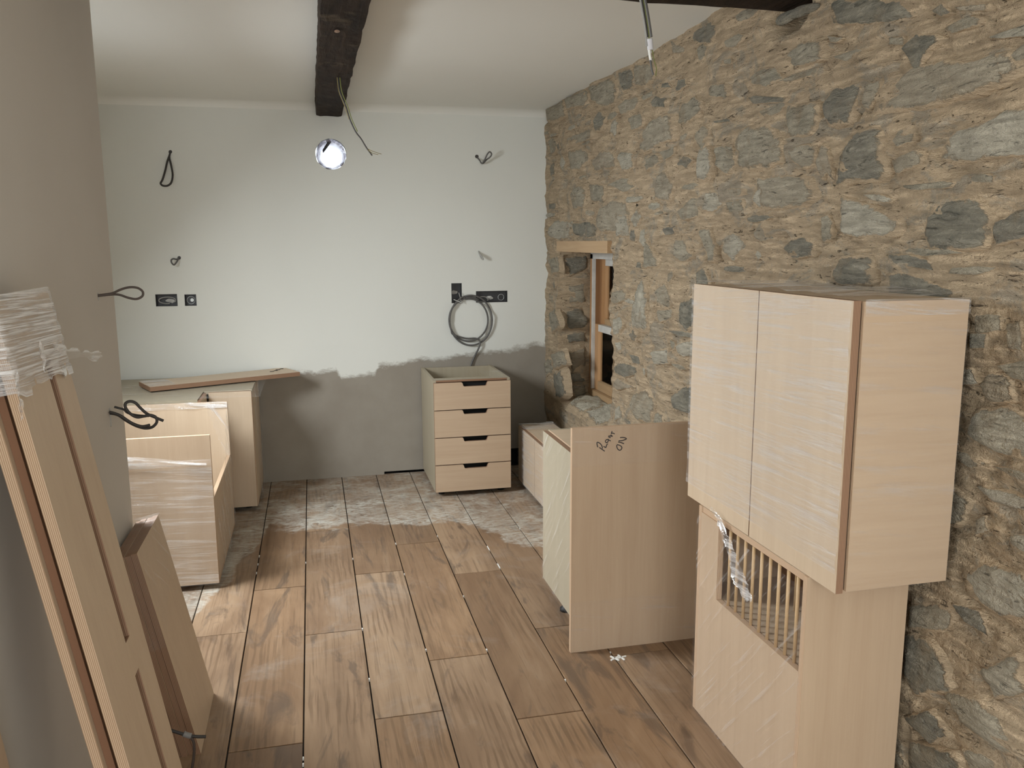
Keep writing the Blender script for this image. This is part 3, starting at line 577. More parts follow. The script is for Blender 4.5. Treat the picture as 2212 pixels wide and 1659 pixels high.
# timber lintel over the window
lt = boxmesh('lintel', (STONE-.012, 1.93), (WY0+.02, WY1-.0), (WZ1-.002, WZ1+.066), 'pine_y', ws); lt['label'] = 'pine lintel board over the window opening'
# ---- window_1: timber sash set deep in the stone opening
w1 = thing('window_1', 'small pine sash window set deep in the stone wall', None, (1.85, 4.95, .58)); w1['kind'] = 'structure'
XF = 1.82
fy1 = 5.42; zb, zt = .585, 1.515
boxmesh('jamb', (XF, XF+.10), (fy1-.045, fy1), (zb, zt), 'pine_z', w1); boxmesh('jamb', (XF, XF+.10), (WY0+.03, WY0+.075), (zb, zt), 'pine_z', w1)
boxmesh('head', (XF, XF+.10), (WY0+.03, fy1), (zt-.03, zt+.02), 'white_paint', w1); boxmesh('sill_board', (XF-.012, XF+.12), (WY0+.02, fy1), (zb-.06, zb+.028), 'pine_y', w1)
boxmesh('staff_bead', (XF-.004, XF+.016), (fy1-.066, fy1-.046), (zb+.03, zt-.03), 'white_paint', w1)
def sash(name, x0, x1, z0, z1, fm, top, bot):
    s = boxmesh(name, (x0, x1), (fy1-.13, fy1-.068), (z0, z1), fm, w1)
    boxmesh('stile', (x0, x1), (WY0+.08, WY0+.13), (z0, z1), fm, s); boxmesh('top_rail', (x0, x1), (WY0+.13, fy1-.13), (z1-.045, z1), top, s); boxmesh('bottom_rail', (x0, x1), (WY0+.13, fy1-.13), (z0, z0+.06), bot, s)
    boxmesh('pane', ((x0+x1)/2-.002, (x0+x1)/2+.002), (WY0+.12, fy1-.12), (z0+.05, z1-.04), 'glass', s); return s
sash('lower_sash', XF+.016, XF+.052, zb+.03, 1.055, 'pine_z', 'white_paint', 'pine_y'); sash('upper_sash', XF+.060, XF+.096, 1.03, zt-.03, 'pine_z', 'white_paint', 'pine_y')
boxmesh('outer_lining', (XF+.10, 2.17), (fy1-.06, fy1+.02), (zb-.06, zt+.05), 'pine_orange', w1); boxmesh('outer_lining', (XF+.10, 2.17), (WY0-.02, WY0+.05), (zb-.06, zt+.05), 'pine_orange', w1)
boxmesh('outer_sill', (XF+.10, 2.25), (WY0-.02, fy1+.02), (zb-.10, zb-.03), 'render_outside', w1)

# ---- beams
def beam(name, lo, hi, axis, label, amp=.008, n=60, taper=None):
    lo = np.array(lo); hi = np.array(hi); V = []; F = []; m = 6; o1, o2 = [i for i in range(3) if i != axis]
    ring = [(a/m, 0) for a in range(m)]+[(1, a/m) for a in range(m)]+[(1-a/m, 1) for a in range(m)]+[(0, 1-a/m) for a in range(m)]
    for i in range(n+1):
        t = i/n; s = lo[axis]+(hi[axis]-lo[axis])*t
        for k_, (a, b) in enumerate(ring):
            p = np.zeros(3); p[axis] = s; ca, cb = a-.5, b-.5; rnd = 1-.05*(abs(ca) > .45 and abs(cb) > .45); w = taper(t) if taper else 1.0
            p[o1] = (lo[o1]+hi[o1])/2+ca*rnd*w*(hi[o1]-lo[o1])+amp*float(fbm(s*7+k_*.9, k_*.7, 61)); p[o2] = (lo[o2]+hi[o2])/2+cb*rnd*(hi[o2]-lo[o2])+amp*.8*float(fbm(s*8+k_*.5, k_*.8+9, 63)); V.append(p)
    r = len(ring)
    for i in range(n):
        for k_ in range(r): F.append((i*r+k_, i*r+(k_+1) % r, (i+1)*r+(k_+1) % r, (i+1)*r+k_))
    F.append(tuple(range(r))); F.append(tuple(n*r+k_ for k_ in range(r))[::-1])
    o = mesh(name, V, F, 'beam'); bm = bmesh.new(); bm.from_mesh(o.data); bmesh.ops.recalc_face_normals(bm, faces=bm.faces); bm.to_mesh(o.data); bm.free()
    return tag(o, label, kind='structure')
b1 = beam('trim_1', (.068, 2.70, 2.400), (.238, BACK+.04, CEIL+.06), 1, 'dark hewn ceiling beam running towards the back wall', .007, 90, lambda t: 1.0-.04*max(0, (t-.93)/.07))
b2 = beam('trim_2', (-.62, 2.53, 2.372), (1.72, 2.775, CEIL+.06), 0, 'dark cross beam at the top right bearing on the stone wall', .006, 70)
# knots and worm-eaten chips on the beam
for x, y, sx, sy in ((.135, 3.46, .010, .026),):
    V = [(x+sx*math.cos(t)*(1+.2*random.random()), y+sy*math.sin(t), 2.3945) for t in np.linspace(0, 6.283, 9)[:-1]]+[(x, y, 2.3925)]
    mesh('knot', V, [(i, (i+1) % 8, 8) for i in range(8)], 'edge_brown', b1)

# ---- vent: foil-lined hole through the back wall
def foil_duct():
    V = []; F = []; n, m = 40, 14
    for j in range(m+1):
        yy = BACK-.004+.36*j/m
        for i in range(n):
            t = 2*math.pi*i/n; r = (VR-.004-.022*(j > 1)*min(1, j/4))*(1+.07*float(fbm(i*.8, j*1.2, 33))); V.append((VX+.012*j/m+r*math.cos(t), yy, VZ-.010*j/m+r*math.sin(t)))
    for j in range(m):
        for i in range(n): F.append((j*n+i, j*n+(i+1) % n, (j+1)*n+(i+1) % n, (j+1)*n+i))
    root = thing('vent_duct', 'round foil-lined vent hole full of daylight in the back wall', 'vent', (VX, BACK, VZ-VR)); mesh('foil_liner', V, F, 'foil', root, smooth=True)
    q = [(VX-.052, BACK+.05, VZ+.03), (VX-.018, BACK+.045, VZ+.082), (VX+.012, BACK+.045, VZ+.088), (VX-.03, BACK+.06, VZ+.035), (VX-.048, BACK+.06, VZ+.012)]
    q2 = [(a, b+.004, c) for a, b, c in q]; mesh('loose_flap', q+q2, [(0, 1, 2, 3, 4), (9, 8, 7, 6, 5)]+[(i, i+5, (i+1) % 5+5, (i+1) % 5) for i in range(5)], 'box_steel', root)
foil_duct()

# ================================================================== ELECTRICS
def back_box(x0, x1, z0, z1, label, gangs, ring):
    r = thing('socket_box', label, 'socket box', ((x0+x1)/2, BACK+.02, z0), 'metal boxes chased into the back wall')
    d = .045; e = .0015
    P, F, E, UV = slab_data((x0+.001, BACK+d-.002, z0+.001), (1, 0, 0), (0, 0, 1), (0, 1, 0), x1-x0-.002, z1-z0-.002, .003); mesh('back_plate', P, F, 'box_steel', r)
    for nm, x, z in (('side_wall', (x0+.001, x0+.001+e), (z0, z1)), ('side_wall', (x1-.001-e, x1-.001), (z0, z1)), ('side_wall', (x0, x1), (z0+.001, z0+.001+e)), ('side_wall', (x0, x1), (z1-.001-e, z1-.001))): boxmesh(nm, x, (BACK-.001, BACK+d), z, 'box_steel', r)
    for kd, cx, cz, rr in ring:
        if kd == 'ring':
            th = np.linspace(0, 2*math.pi, 17); tube('knockout_ring', [(cx+rr*math.cos(t), BACK+d-.006, cz+rr*math.sin(t)) for t in th], .0018, 'knockout_steel', r, 2, 5)
        elif kd == 'disc':
            V = [(cx+rr*math.cos(t)*1.0, BACK+d-.005, cz+rr*math.sin(t)) for t in np.linspace(0, 6.283, 15)[:-1]]; mesh('knockout', V, [tuple(range(14))], 'knockout_steel', r)
        elif kd == 'loop':
            th = np.linspace(-.6, 5.0, 15); tube('cable_tail', [(cx+rr*1.5*math.cos(t), BACK+.022+.006*math.sin(2*t), cz+rr*.62*math.sin(t)) for t in th], .0036, 'sleeve_grey', r, 3, 6)
        elif kd == 'plaster':
            V = [(cx+rr*1.3*math.cos(t)*random.uniform(.7, 1.1), BACK+d-.008, cz+rr*.6*math.sin(t)*random.uniform(.7, 1.1)) for t in np.linspace(0, 6.283, 11)[:-1]]; mesh('plaster_lump', V+[(cx, BACK+d-.018, cz)], [(i, (i+1) % 10, 10) for i in range(10)], 'white_paint', r)
    return r
back_box(-.971, -.841, 1.202, 1.279, 'double metal socket box with bright knockout, left of the single one', 2, [('loop', -.905, 1.238, .034), ('plaster', -.888, 1.235, .026)])
back_box(-.797, -.726, 1.202, 1.275, 'single metal socket box right of the double one, over the corner cabinet', 1, [('ring', -.763, 1.236, .024), ('disc', -.757, 1.236, .011)])
back_box(.931, 1.003, 1.183, 1.319, 'upright metal socket box above the coiled cable', 2, [('plaster', .957, 1.255, .024)])
back_box(1.102, 1.325, 1.183, 1.262, 'triple metal socket box right of the coiled cable', 3, [('ring', 1.288, 1.215, .021), ('loop', 1.15, 1.205, .028), ('plaster', 1.205, 1.212, .022)])

def wall_cable(name, pts, r, mat, label, cat='cable', off=(.0, .035), ax=1, val=BACK, sign=-1, group='loose cables left by the electrician', extra=None):
    """a cable coming out of a wall; pts are photo pixels measured onto a plane that steps out from the wall"""
    n = len(pts); P3 = []
    for i, (x, y) in enumerate(pts):
        o = off[0]+(off[1]-off[0])*math.sin(math.pi*min(1, i/(n-1)*1.0)*.5 if len(off) < 3 else math.pi*i/(n-1)); P3.append(at(x, y, ax, val+sign*o))
    root = thing(name, label, cat, tuple(P3[0]), group); tube('sheath', P3, r, mat, root, 7)
    if extra: extra(root)
    return root
hole = lambda px, py, rr: (lambda root: mesh('hole_rim', [at(px+rr*math.cos(t), py+rr*math.sin(t), 1, BACK-.0015) for t in np.linspace(0, 6.283, 11)[:-1]], [tuple(range(10))], 'cable_dark', root))
wall_cable('cable_loop', [(368,327),(366,336),(361,350),(357,368),(351,388),(347,396),(352,401),(362,401),(370,394),(373,378),(370,358),(366,340),(368,330)], .0062, 'cable_dark', 'dark cable loop hanging high on the left of the back wall', off=(-.01, .05, 1), extra=hole(368, 328, 4))
wall_cable('cable_loop', [(387,558),(381,560),(374,559),(370,562),(371,568),(376,572),(381,567),(385,560),(387,556)], .005, 'cable_grey', 'small cable stub above the left pair of socket boxes', off=(-.01, .06, 1), extra=hole(387, 557, 4))
wall_cable('cable_loop', [(1029,338),(1036,346),(1041,353),(1047,345),(1053,333),(1058,328),(1062,333),(1058,340),(1051,345),(1043,353),(1038,351)], .0048, 'cable_grey', 'bent cable stub high on the right of the back wall', off=(-.01, .07, 1), extra=hole(1030, 338, 4))
wall_cable('cable_loop', [(1033,541),(1036,548),(1040,553),(1044,560),(1040,558),(1037,551),(1033,543)], .005, 'sleeve_grey', 'short cable stub right of centre above the upright socket box', off=(-.01, .05, 1))
def circ(cx, cy, rx, ry, a0, a1, n=22): return [(cx+rx*math.cos(t), cy+ry*math.sin(t)) for t in np.linspace(math.radians(a0), math.radians(a1), n)]
def coil():
    pts = [(1034,648),(1020,642),(1006,643)]+circ(1012, 691, 42, 46, -110, -460, 30)+circ(1017, 692, 46, 54, -110, -575, 40)+[(1006,731),(1028,731),(1037,738),(1034,752),(1026,768),(1018,787),(1012,810)]
    n = len(pts); P3 = [at(x, y, 1, BACK-.012-.018*(i % 7)/7) for i, (x, y) in enumerate(pts)]; P3[0] = at(1034, 648, 1, BACK-.008)
    r = thing('cable_coil', 'grey cable coiled in rings below the right-hand socket boxes', 'cable', tuple(at(1018, 745, 1, BACK)), 'loose cables left by the electrician'); tube('sheath', P3, .0062, 'cable_grey', r, 4, 7)
    tube('tie_wire', [at(x, y, 1, BACK-.03) for x, y in ((980, 647), (990, 651), (997, 654))], .0022, 'plastic_white', r, 4, 5); tube('tie_wire', [at(x, y, 1, BACK-.028) for x, y in ((991, 632), (995, 646), (998, 655))], .0028, 'sleeve_grey', r, 4, 5)
coil()
# loops out of the partition
wall_cable('cable_loop', [(205,639),(212,638),(228,636),(244,633),(262,625),(280,620.5),(297,622),(308,630),(307,640),(294,646),(276,643),(262,638),(250,636),(232,637),(206,640)], .0036, 'cable_brown', 'brown cable loop sticking out of the partition, upper of the two', ax=1, val=2.777, off=(0, 0))
pl_ = [(232,893),(240,893),(256,897),(272,908),(292,919),(312,925),(328,923),(338,913),(337,902),(326,897),(312,899),(296,901),(282,894),(272,882),(271,872),(280,867),(292,870),(304,882),(318,894),(336,902),(353,909)]
c_ = wall_cable('cable_loop', pl_, .0046, 'cable_dark', 'black tangled cable tails sticking out of the partition, lower of the two', ax=1, val=2.797, off=(0, .03, 1))
tube('sheath', [at(x, y, 1, 2.775) for x, y in ((236, 890), (248, 893), (262, 899), (285, 914), (306, 921), (324, 918))], .0044, 'cable_dark', c_); tube('sheath', [at(x, y, 1, 2.79) for x, y in ((247, 879), (258, 882), (268, 885), (276, 892), (296, 897), (322, 899))], .0036, 'cable_dark', c_)
# wires hanging from the beams
def hang(name, label, pts, val, ax, parts):
    r = thing(name, label, 'wires', tuple(at(pts[0][0], pts[0][1], ax, val)))
    for nm, dx, rr, mat, a, b in parts: tube(nm, [at(x+dx, y, ax, val-.002*i_) for i_, (x, y) in enumerate(pts[a:b])], rr, mat, r)
    return r
P_ = [(730,155),(731,175),(735,200),(747,230),(756,258),(768,284),(780,300),(791,318),(804,336)]
r_ = hang('light_cable', 'twin cable with bare copper ends hanging from the ceiling beam', P_, 4.42, 1, [('sheath', 0, .0036, 'cable_dark', 0, 9), ('core', 4, .0024, 'wire_green', 0, 6), ('core', -2, .0022, 'copper_earth', 0, 5)])
tube('core', [at(x, y, 1, 4.40) for x, y in ((795, 322), (806, 327), (824, 333))], .0014, 'copper_earth', r_); tube('core', [at(x, y, 1, 4.40) for x, y in ((795, 324), (805, 331), (817, 334))], .0014, 'copper_earth', r_)
P_ = [(1386,-18),(1391,10),(1397,45),(1402,80),(1403,100),(1404,118),(1408,150)]
r_ = hang('light_cable', 'taped bundle of pale wires hanging below the cross beam', P_, 2.72, 1, [('core', -6, .0034, 'sleeve_grey', 0, 5), ('core', 5, .0042, 'cable_grey', 0, 4), ('core', 0, .0022, 'wire_green', 0, 5), ('core', -2, .0026, 'cable_dark', 0, 4), ('core', 3, .0022, 'sleeve_grey', 0, 4)])
tube('tape', [at(x, y, 1, 2.712) for x, y in ((1403, 84), (1404, 95), (1405, 108))], .0098, 'tape_white', r_, 4, 10); tube('core', [at(x, y, 1, 2.712) for x, y in ((1402, 106), (1404, 122), (1406, 132))], .0042, 'plastic_white', r_)
tube('core', [at(x, y, 1, 2.708) for x, y in ((1409, 108), (1414, 135), (1418, 148), (1416, 164))], .0016, 'wire_green', r_); tube('core', [at(x, y, 1, 2.710) for x, y in ((1405, 130), (1408, 150), (1411, 162))], .0034, 'cable_grey', r_)

# ================================================================== CABINETS
# ---- four-drawer base unit against the back wall
def drawer_unit():
    x0, x1, y0, y1, z0, z1 = .706, 1.196, 5.112, 5.715, .035, .75
    r = thing('drawer_cabinet', 'four-drawer birch base cabinet with open top against the back wall', 'cabinet', ((x0+x1)/2, (y0+y1)/2, 0)); t = .018; yb = y0+.022
    panel('side_panel', (x0, x0+t), (yb, y1), (z0, z1), 'carcass', 'carcass', r); panel('side_panel', (x1-t, x1), (yb, y1), (z0, z1), 'carcass', 'carcass', r)
    panel('back_panel', (x0+t, x1-t), (y1-.012, y1), (z0, z1-.004), 'carcass', 'carcass', r); panel('bottom_panel', (x0+t, x1-t), (yb, y1-.012), (z0, z0+t), 'carcass', 'carcass', r)
    panel('top_rail', (x0+t, x1-t), (yb, yb+.085), (z1-.012, z1), 'carcass', 'edge_brown', r); panel('top_rail', (x0+t, x1-t), (y1-.10, y1-.012), (z1-.14, z1-.122), 'carcass', 'carcass', r)
    H = (z1-z0-.012)/4; nw, nd, rad = .078, .027, .010; xc = (x0+x1)/2+.016
    for k_ in range(4):
        a = z0+H*k_+(.001 if k_ == 0 else .0025); b = z0+H*(k_+1)-.0025
        out = [(x0+.002, a), (x1-.001, a), (x1-.001, b)]
        arc = lambda cx, cz, t0, t1: [(cx+rad*math.cos(t), cz+rad*math.sin(t)) for t in np.linspace(t0, t1, 6)]
        out += arc(xc+nw+rad, b-rad, math.pi/2, math.pi*.95) + arc(xc+nw-rad*1.3, b-nd+rad, 0, -math.pi/2) + arc(xc-nw+rad*1.3, b-nd+rad, -math.pi/2, -math.pi) + arc(xc-nw-rad, b-rad, math.pi*.05, math.pi/2) + [(x0+.002, b)]
        n = len(out); V = [(x, y0, z) for x, z in out]+[(x, y0+.019, z) for x, z in out]
        F = [tuple(range(n)), tuple(range(2*n-1, n-1, -1))]+[(i, i+n, (i+1) % n+n, (i+1) % n) for i in range(n)]
        UV = [(x, z) for x, z in out]+[(x, z) for x, z in out[::-1]]; s = 0
        for i in range(n): UV += [(s, 0), (s, .019), (s+.02, .019), (s+.02, 0)]; s += .02
        d = mesh('drawer_front', V, F, ['beech_x', 'ply_edge_dark'], r, [0, 0]+[1]*n, UV)
        panel('notch_shade', (x0+.04, x1-.04), (yb+.004, yb+.016), (a+.012, b-.034), 'void', 'void', d)  # near-black board painted as shade behind the notch
    panel('shade_sheet', (x0+t, x1-t), (yb+.02, yb+.03), (z0+.02, z1-.013), 'void', 'void', r); panel('shade_sheet', (x0+t, x1-t), (yb+.03, y1-.02), (z1-.15, z1-.145), 'void', 'void', r)  # black sheets added as shade behind the notches and under the open top
    for x in (x0+.05, x1-.05):
        for y in (y0+.09, y1-.06): tube('foot', [(x, y, .0), (x, y, .02), (x, y, z0+.001)], .02, 'plastic_black', r, 1, 10)
    sheet('plastic_wrap', (x1-.14, yb+.002, z1+.002), (1, 0, 0), (0, 1, 0), (0, 0, 1), .15, .30, .003, 'film_soft', r, 10, 14, 3, 9, 14)
drawer_unit()

# ---- corner base unit in the back left corner (L-shaped), a plank lies on it
def corner_unit():
    r = thing('corner_cabinet', 'wrapped corner cabinet in the back left corner', 'cabinet', (-.8, 5.4, 0)); z0, z1, t = .03, .742, .018; yf, yb, xl, xr, xi, yi = 5.125, 5.72, -1.27, -.372, -.645, 4.87
    L = [(xl, yb), (xl, yi), (xi, yi), (xi, yf+.022), (xr, yf+.022), (xr, yb)]
    V = [(x, y, z1-t) for x, y in L]+[(x, y, z1) for x, y in L]; F = [(5, 4, 3, 2, 1, 0), (6, 7, 8, 9, 10, 11)]+[(i, (i+1) % 6, (i+1) % 6+6, i+6) for i in range(6)]
    mesh('top_panel', V, F, 'carcass', r, None, [(0, 0)]*36)
    panel('side_panel', (xr-t, xr), (yf+.022, yb), (z0, z1-t), 'birch_z', 'ply_edge', r); panel('back_panel', (xl, xr-t), (yb-.012, yb), (z0, z1-t), 'carcass', 'carcass', r); panel('side_panel', (xl, xl+t), (yi, yb-.012), (z0, z1-t), 'carcass', 'carcass', r)
    panel('bottom_panel', (xl+t, xr-t), (yf+.022, yb-.012), (z0, z0+t), 'carcass', 'carcass', r)
    d = panel('door', (xi+.03, xr-.004), (yf, yf+.019), (z0, z1-.006), 'birch_z', 'ply_edge_dark', r); d2 = panel('door', (xi, xi+.019), (yi, yf-.005), (z0, z1-.006), 'birch_z', 'ply_edge_dark', r)
    for x, y in ((xr-.06, yf+.09), (xr-.06, yb-.07), (xl+.07, yb-.07), (xi-.05, yi+.07)): tube('foot', [(x, y, 0), (x, y, .015), (x, y, z0)], .02, 'plastic_black', r, 1, 10)
    sheet('plastic_wrap', (xr+.004, yf-.004, z0), (0, 1, 0), (0, 0, 1), (1, 0, 0), .60, z1-z0+.004, .012, 'film_steep', r, 20, 26, 5, 5, 4)
    sheet('plastic_wrap', (xl+.1, yi, z1+.002), (1, 0, 0), (0, 1, 0), (0, 0, 1), .86, .60, .003, 'film_soft', r, 26, 18, 6, 4, 12)
corner_unit()
def plank_on_top():
    z = .7505; a, b, c, d = (at(325, 846, 2, z), at(648, 812, 2, z), at(648, 802, 2, z), at(305, 832, 2, z)); a, b = np.array(a), np.array(b)
    U = (b-a); w = np.linalg.norm(U); U /= w; V = np.array([-U[1], U[0], 0])
    r = thing('loose_plank', 'loose birch plank lying across the corner cabinet, overhanging its right end', 'plank', tuple((a+b)/2)); slab('board', a, U, V, (0, 0, 1), w, .25, .026, (), 'birch_x', 'ply_edge_dark', r)
    sheet('plastic_wrap', a+np.array([0, 0, .027]), U, V, (0, 0, 1), .15, .25, .003, 'film_crumple', r, 10, 12, 8, 9, 9)
    for u0, v0 in ((w-.15, .12), (w-.09, .17)): tube('pen_mark', [a+U*(u0+.02*k_)+V*(v0+.018*((-1)**k_)*.4+.01*k_)+np.array([0, 0, .0266]) for k_ in range(4)], .003, 'marker_ink', r, 4, 4)
plank_on_top()

# ---- open-topped base unit wrapped in film, in front of the corner unit
def open_unit():
    x0, x1, y0, y1, z0, z1, t = -1.10, -.482, 3.958, 4.815, .028, .738, .018
    r = thing('open_cabinet', 'film-wrapped open-topped cabinet carcass standing left of the floor', 'cabinet', ((x0+x1)/2, (y0+y1)/2, 0))
    panel('side_panel', (x0, x1), (y0, y0+t), (z0, z1), 'beech_z', 'ply_edge', r); panel('side_panel', (x0, x1), (y1-t, y1), (z0, z1), 'birch_z', 'ply_edge', r)
    panel('back_panel', (x0, x0+.012), (y0+t, y1-t), (z0, z1), 'birch_z', 'ply_edge', r); panel('bottom_panel', (x0+.012, x1), (y0+t, y1-t), (z0, z0+t), 'birch_y', 'ply_edge', r)
    panel('front_panel', (x1-t, x1), (y0+t, y1-t), (z0+t, z1-.30), 'birch_z', 'ply_edge', r)
    for x in (x0+.07, x1-.09):
        for y in (y0+.10, y1-.07): tube('foot', [(x, y, 0), (x, y, .015), (x, y, z0)], .02, 'plastic_black', r, 1, 10)
    sheet('plastic_wrap', (x0, y0-.003, z0), (1, 0, 0), (0, 0, 1), (0, -1, 0), x1-x0, z1-z0-.11, .005, 'film_level', r, 24, 44, 11, 2.5, 24)
    sheet('plastic_wrap', (x1+.003, y0, z0), (0, 1, 0), (0, 0, 1), (1, 0, 0), y1-y0, z1-z0, .006, 'film_steep', r, 30, 34, 12, 4, 8, cut=lambda u, v: v > .30+.75*u+.06*math.sin(9*u))
    # rolled hem of the film across the front
    n = 22; V = []; F = []
    for i in range(n+1):
        u = i/n; zc = z1-.085-.05*u; w = .006+.022*math.sin(math.pi*min(1, u*1.1))
        for q in range(6): th = math.pi*q/5; V.append((x0+(x1-x0-.02)*u, y0-.004-.012*math.sin(th)*(1+.4*float(vnoise(i*1.3, q, 4))), zc-w*math.cos(th)))
    for i in range(n):
        for q in range(5): F.append((i*6+q, (i+1)*6+q, (i+1)*6+q+1, i*6+q+1))
    mesh('film_hem', V, F, 'film_crumple', r, None, [(V[k_][0], V[k_][2]*1.0) for f in F for k_ in f], True)
    sheet('plastic_wrap', (x0, y1-t-.003, z1-.03), (1, 0, 0), (0, 0, 1), (0, -1, 0), x1-x0, .034, .006, 'film_crumple', r, 40, 5, 14, 18, 20)
    sheet('plastic_wrap', (x1-.16, y1-t-.004, z1-.30), (1, 0, 0), (0, 0, 1), (0, -1, 0), .16, .30, .006, 'film_steep', r, 14, 20, 15, 12, 12, cut=lambda u, v: u < .25+.6*(1-v))
open_unit()

# ---- base unit with its applied end panel marked in pen
def end_unit():
    x0, x1, y0, y1, z0, z1, t = .937, 1.50, 2.986, 3.40, .137, .805, .018
    r = thing('end_cabinet', 'film-wrapped base cabinet on legs behind the panel with pen writing', 'cabinet', ((x0+x1)/2, (y0+y1)/2, 0))
    xb = x0+.024
    panel('side_panel', (xb, x1), (y0, y0+t), (z0, z1), 'carcass', 'carcass', r); panel('side_panel', (xb, x1), (y1-t, y1), (z0, z1), 'carcass', 'carcass', r); panel('top_panel', (xb, x1), (y0+t, y1-t), (z1-t, z1), 'birch_x', 'ply_edge', r)
    panel('back_panel', (x1-.012, x1), (y0+t, y1-t), (z0, z1-t), 'carcass', 'carcass', r); panel('bottom_panel', (xb, x1-.012), (y0+t, y1-t), (z0, z0+t), 'carcass', 'carcass', r)
    panel('door', (x0, x0+.019), (y0+.004, y1-.002), (z0+.002, z1-.004), 'carcass', 'ply_edge_dark', r)
    for x in (x0+.09, x1-.06):
        for y in (y0+.06, y1-.06): tube('leg', [(x, y, 0), (x, y, .012), (x, y, .02), (x, y, z0)], [.028, .028, .018, .018], 'plastic_black', r, 1, 12)
    sheet('plastic_wrap', (x0-.003, y0, z0), (0, 1, 0), (0, 0, 1), (-1, 0, 0), y1-y0, z1-z0, .004, 'film_slant', r, 22, 30, 17, 5, 10)
end_unit()
def end_panel():
    x0, x1, y0, z1 = .930, 1.545, 2.962, .905
    r = thing('plywood_sheet', 'upright beech panel with PLANT ON handwritten near its top edge', 'panel', ((x0+x1)/2, y0, 0)); panel('board', (x0, x1), (y0, y0+.020), (0.0, z1), 'beech_z', 'ply_edge', r)
    S = [[(398,1035),(372,960),(360,860),(390,835),(470,875),(540,950),(570,1030),(575,1090)],[(455,1045),(560,1115),(670,1195)],[(620,1000),(665,1025),(715,1045),(725,1010),(750,940),(790,895)],[(790,840),(730,850),(700,810),(710,760),(760,730),(815,735),(800,800),(770,850)],[(800,710),(830,745),(905,785)],
         [(905,645),(850,640),(820,610)],[(815,585),(900,590),(985,600)],[(985,600),(940,570),(900,540)],[(965,395),(945,450),(935,510)],[(945,470),(1010,480),(1065,505)],
         [(1160,930),(1240,950),(1310,985),(1350,1040),(1335,1110),(1270,1155),(1200,1120),(1160,1050),(1150,980),(1160,935)],[(1205,825),(1320,850),(1435,895)],[(1225,775),(1360,770),(1470,735),(1535,700),(1490,665),(1400,645),(1280,650)]]
    for s in S:
        P3 = smooth_path([at(1270+x/18.44, 910+y/18.44, 1, y0-.0006) for x, y in s], 4); V, F = tube_data(P3, .0021, 6); V = np.array(V); V[:, 1] = y0-.0006+(V[:, 1]-(y0-.0006))*.3
        mesh('pen_stroke', V, F, 'marker_ink', r, smooth=True)
    sheet('plastic_wrap', (x0, y0-.002, z1-.15), (1, 0, 0), (0, 0, 1), (0, -1, 0), x1-x0, .15, .0025, 'film_soft', r, 22, 10, 19, 4, 20); sheet('plastic_wrap', (x0, y0-.002, .0), (1, 0, 0), (0, 0, 1), (0, -1, 0), x1-x0, .21, .0025, 'film_soft', r, 22, 12, 20, 4, 20)
end_panel()

# ---- low unit along the stone wall under the window
def low_unit():
    x0, x1, y0, y1, z0, z1, t = 1.290, 1.525, 3.75, 5.295, .034, .405, .018
    r = thing('low_cabinet', 'low film-wrapped two-door cabinet on the floor under the stone window', 'cabinet', ((x0+x1)/2, (y0+y1)/2, 0)); xb = x0+.022
    panel('side_panel', (xb, x1), (y1-t, y1), (z0, z1-t), 'carcass', 'carcass', r); panel('side_panel', (xb, x1), (y0, y0+t), (z0, z1-t), 'carcass', 'carcass', r)
    slab('top_panel', (xb, y0, z1-t), (1, 0, 0), (0, 1, 0), (0, 0, 1), x1-xb, y1-y0, t, [(.15, 1.12, .19, 1.30)], 'birch_y', 'ply_edge', r)
    panel('back_panel', (x1-.012, x1), (y0+t, y1-t), (z0, z1-t), 'carcass', 'carcass', r); panel('bottom_panel', (xb, x1-.012), (y0+t, y1-t), (z0, z0+t), 'carcass', 'carcass', r)
    panel('door', (x0, x0+.019), (4.877, y1-.002), (z0, z1-.006), 'birch_y', 'ply_edge_dark', r); panel('door', (x0, x0+.019), (4.32, 4.873), (z0, z1-.006), 'birch_y', 'ply_edge_dark', r); panel('door', (x0, x0+.019), (y0, 4.316), (z0, z1-.006), 'birch_y', 'ply_edge_dark', r)
    panel('plinth', (x0+.05, x0+.066), (y0+.03, y1-.03), (0, z0), 'edge_brown', 'edge_brown', r)
    sheet('plastic_wrap', (x0-.003, 4.1, z0), (0, 1, 0), (0, 0, 1), (-1, 0, 0), y1-4.1, z1-z0, .004, 'film_level', r, 30, 22, 23, 5, 26); sheet('plastic_wrap', (x0-.003, y1-.20, z1+.002), (1, 0, 0), (0, 1, 0), (0, 0, 1), x1-x0, .20, .008, 'film_crumple', r, 14, 10, 24, 9, 14)
low_unit()

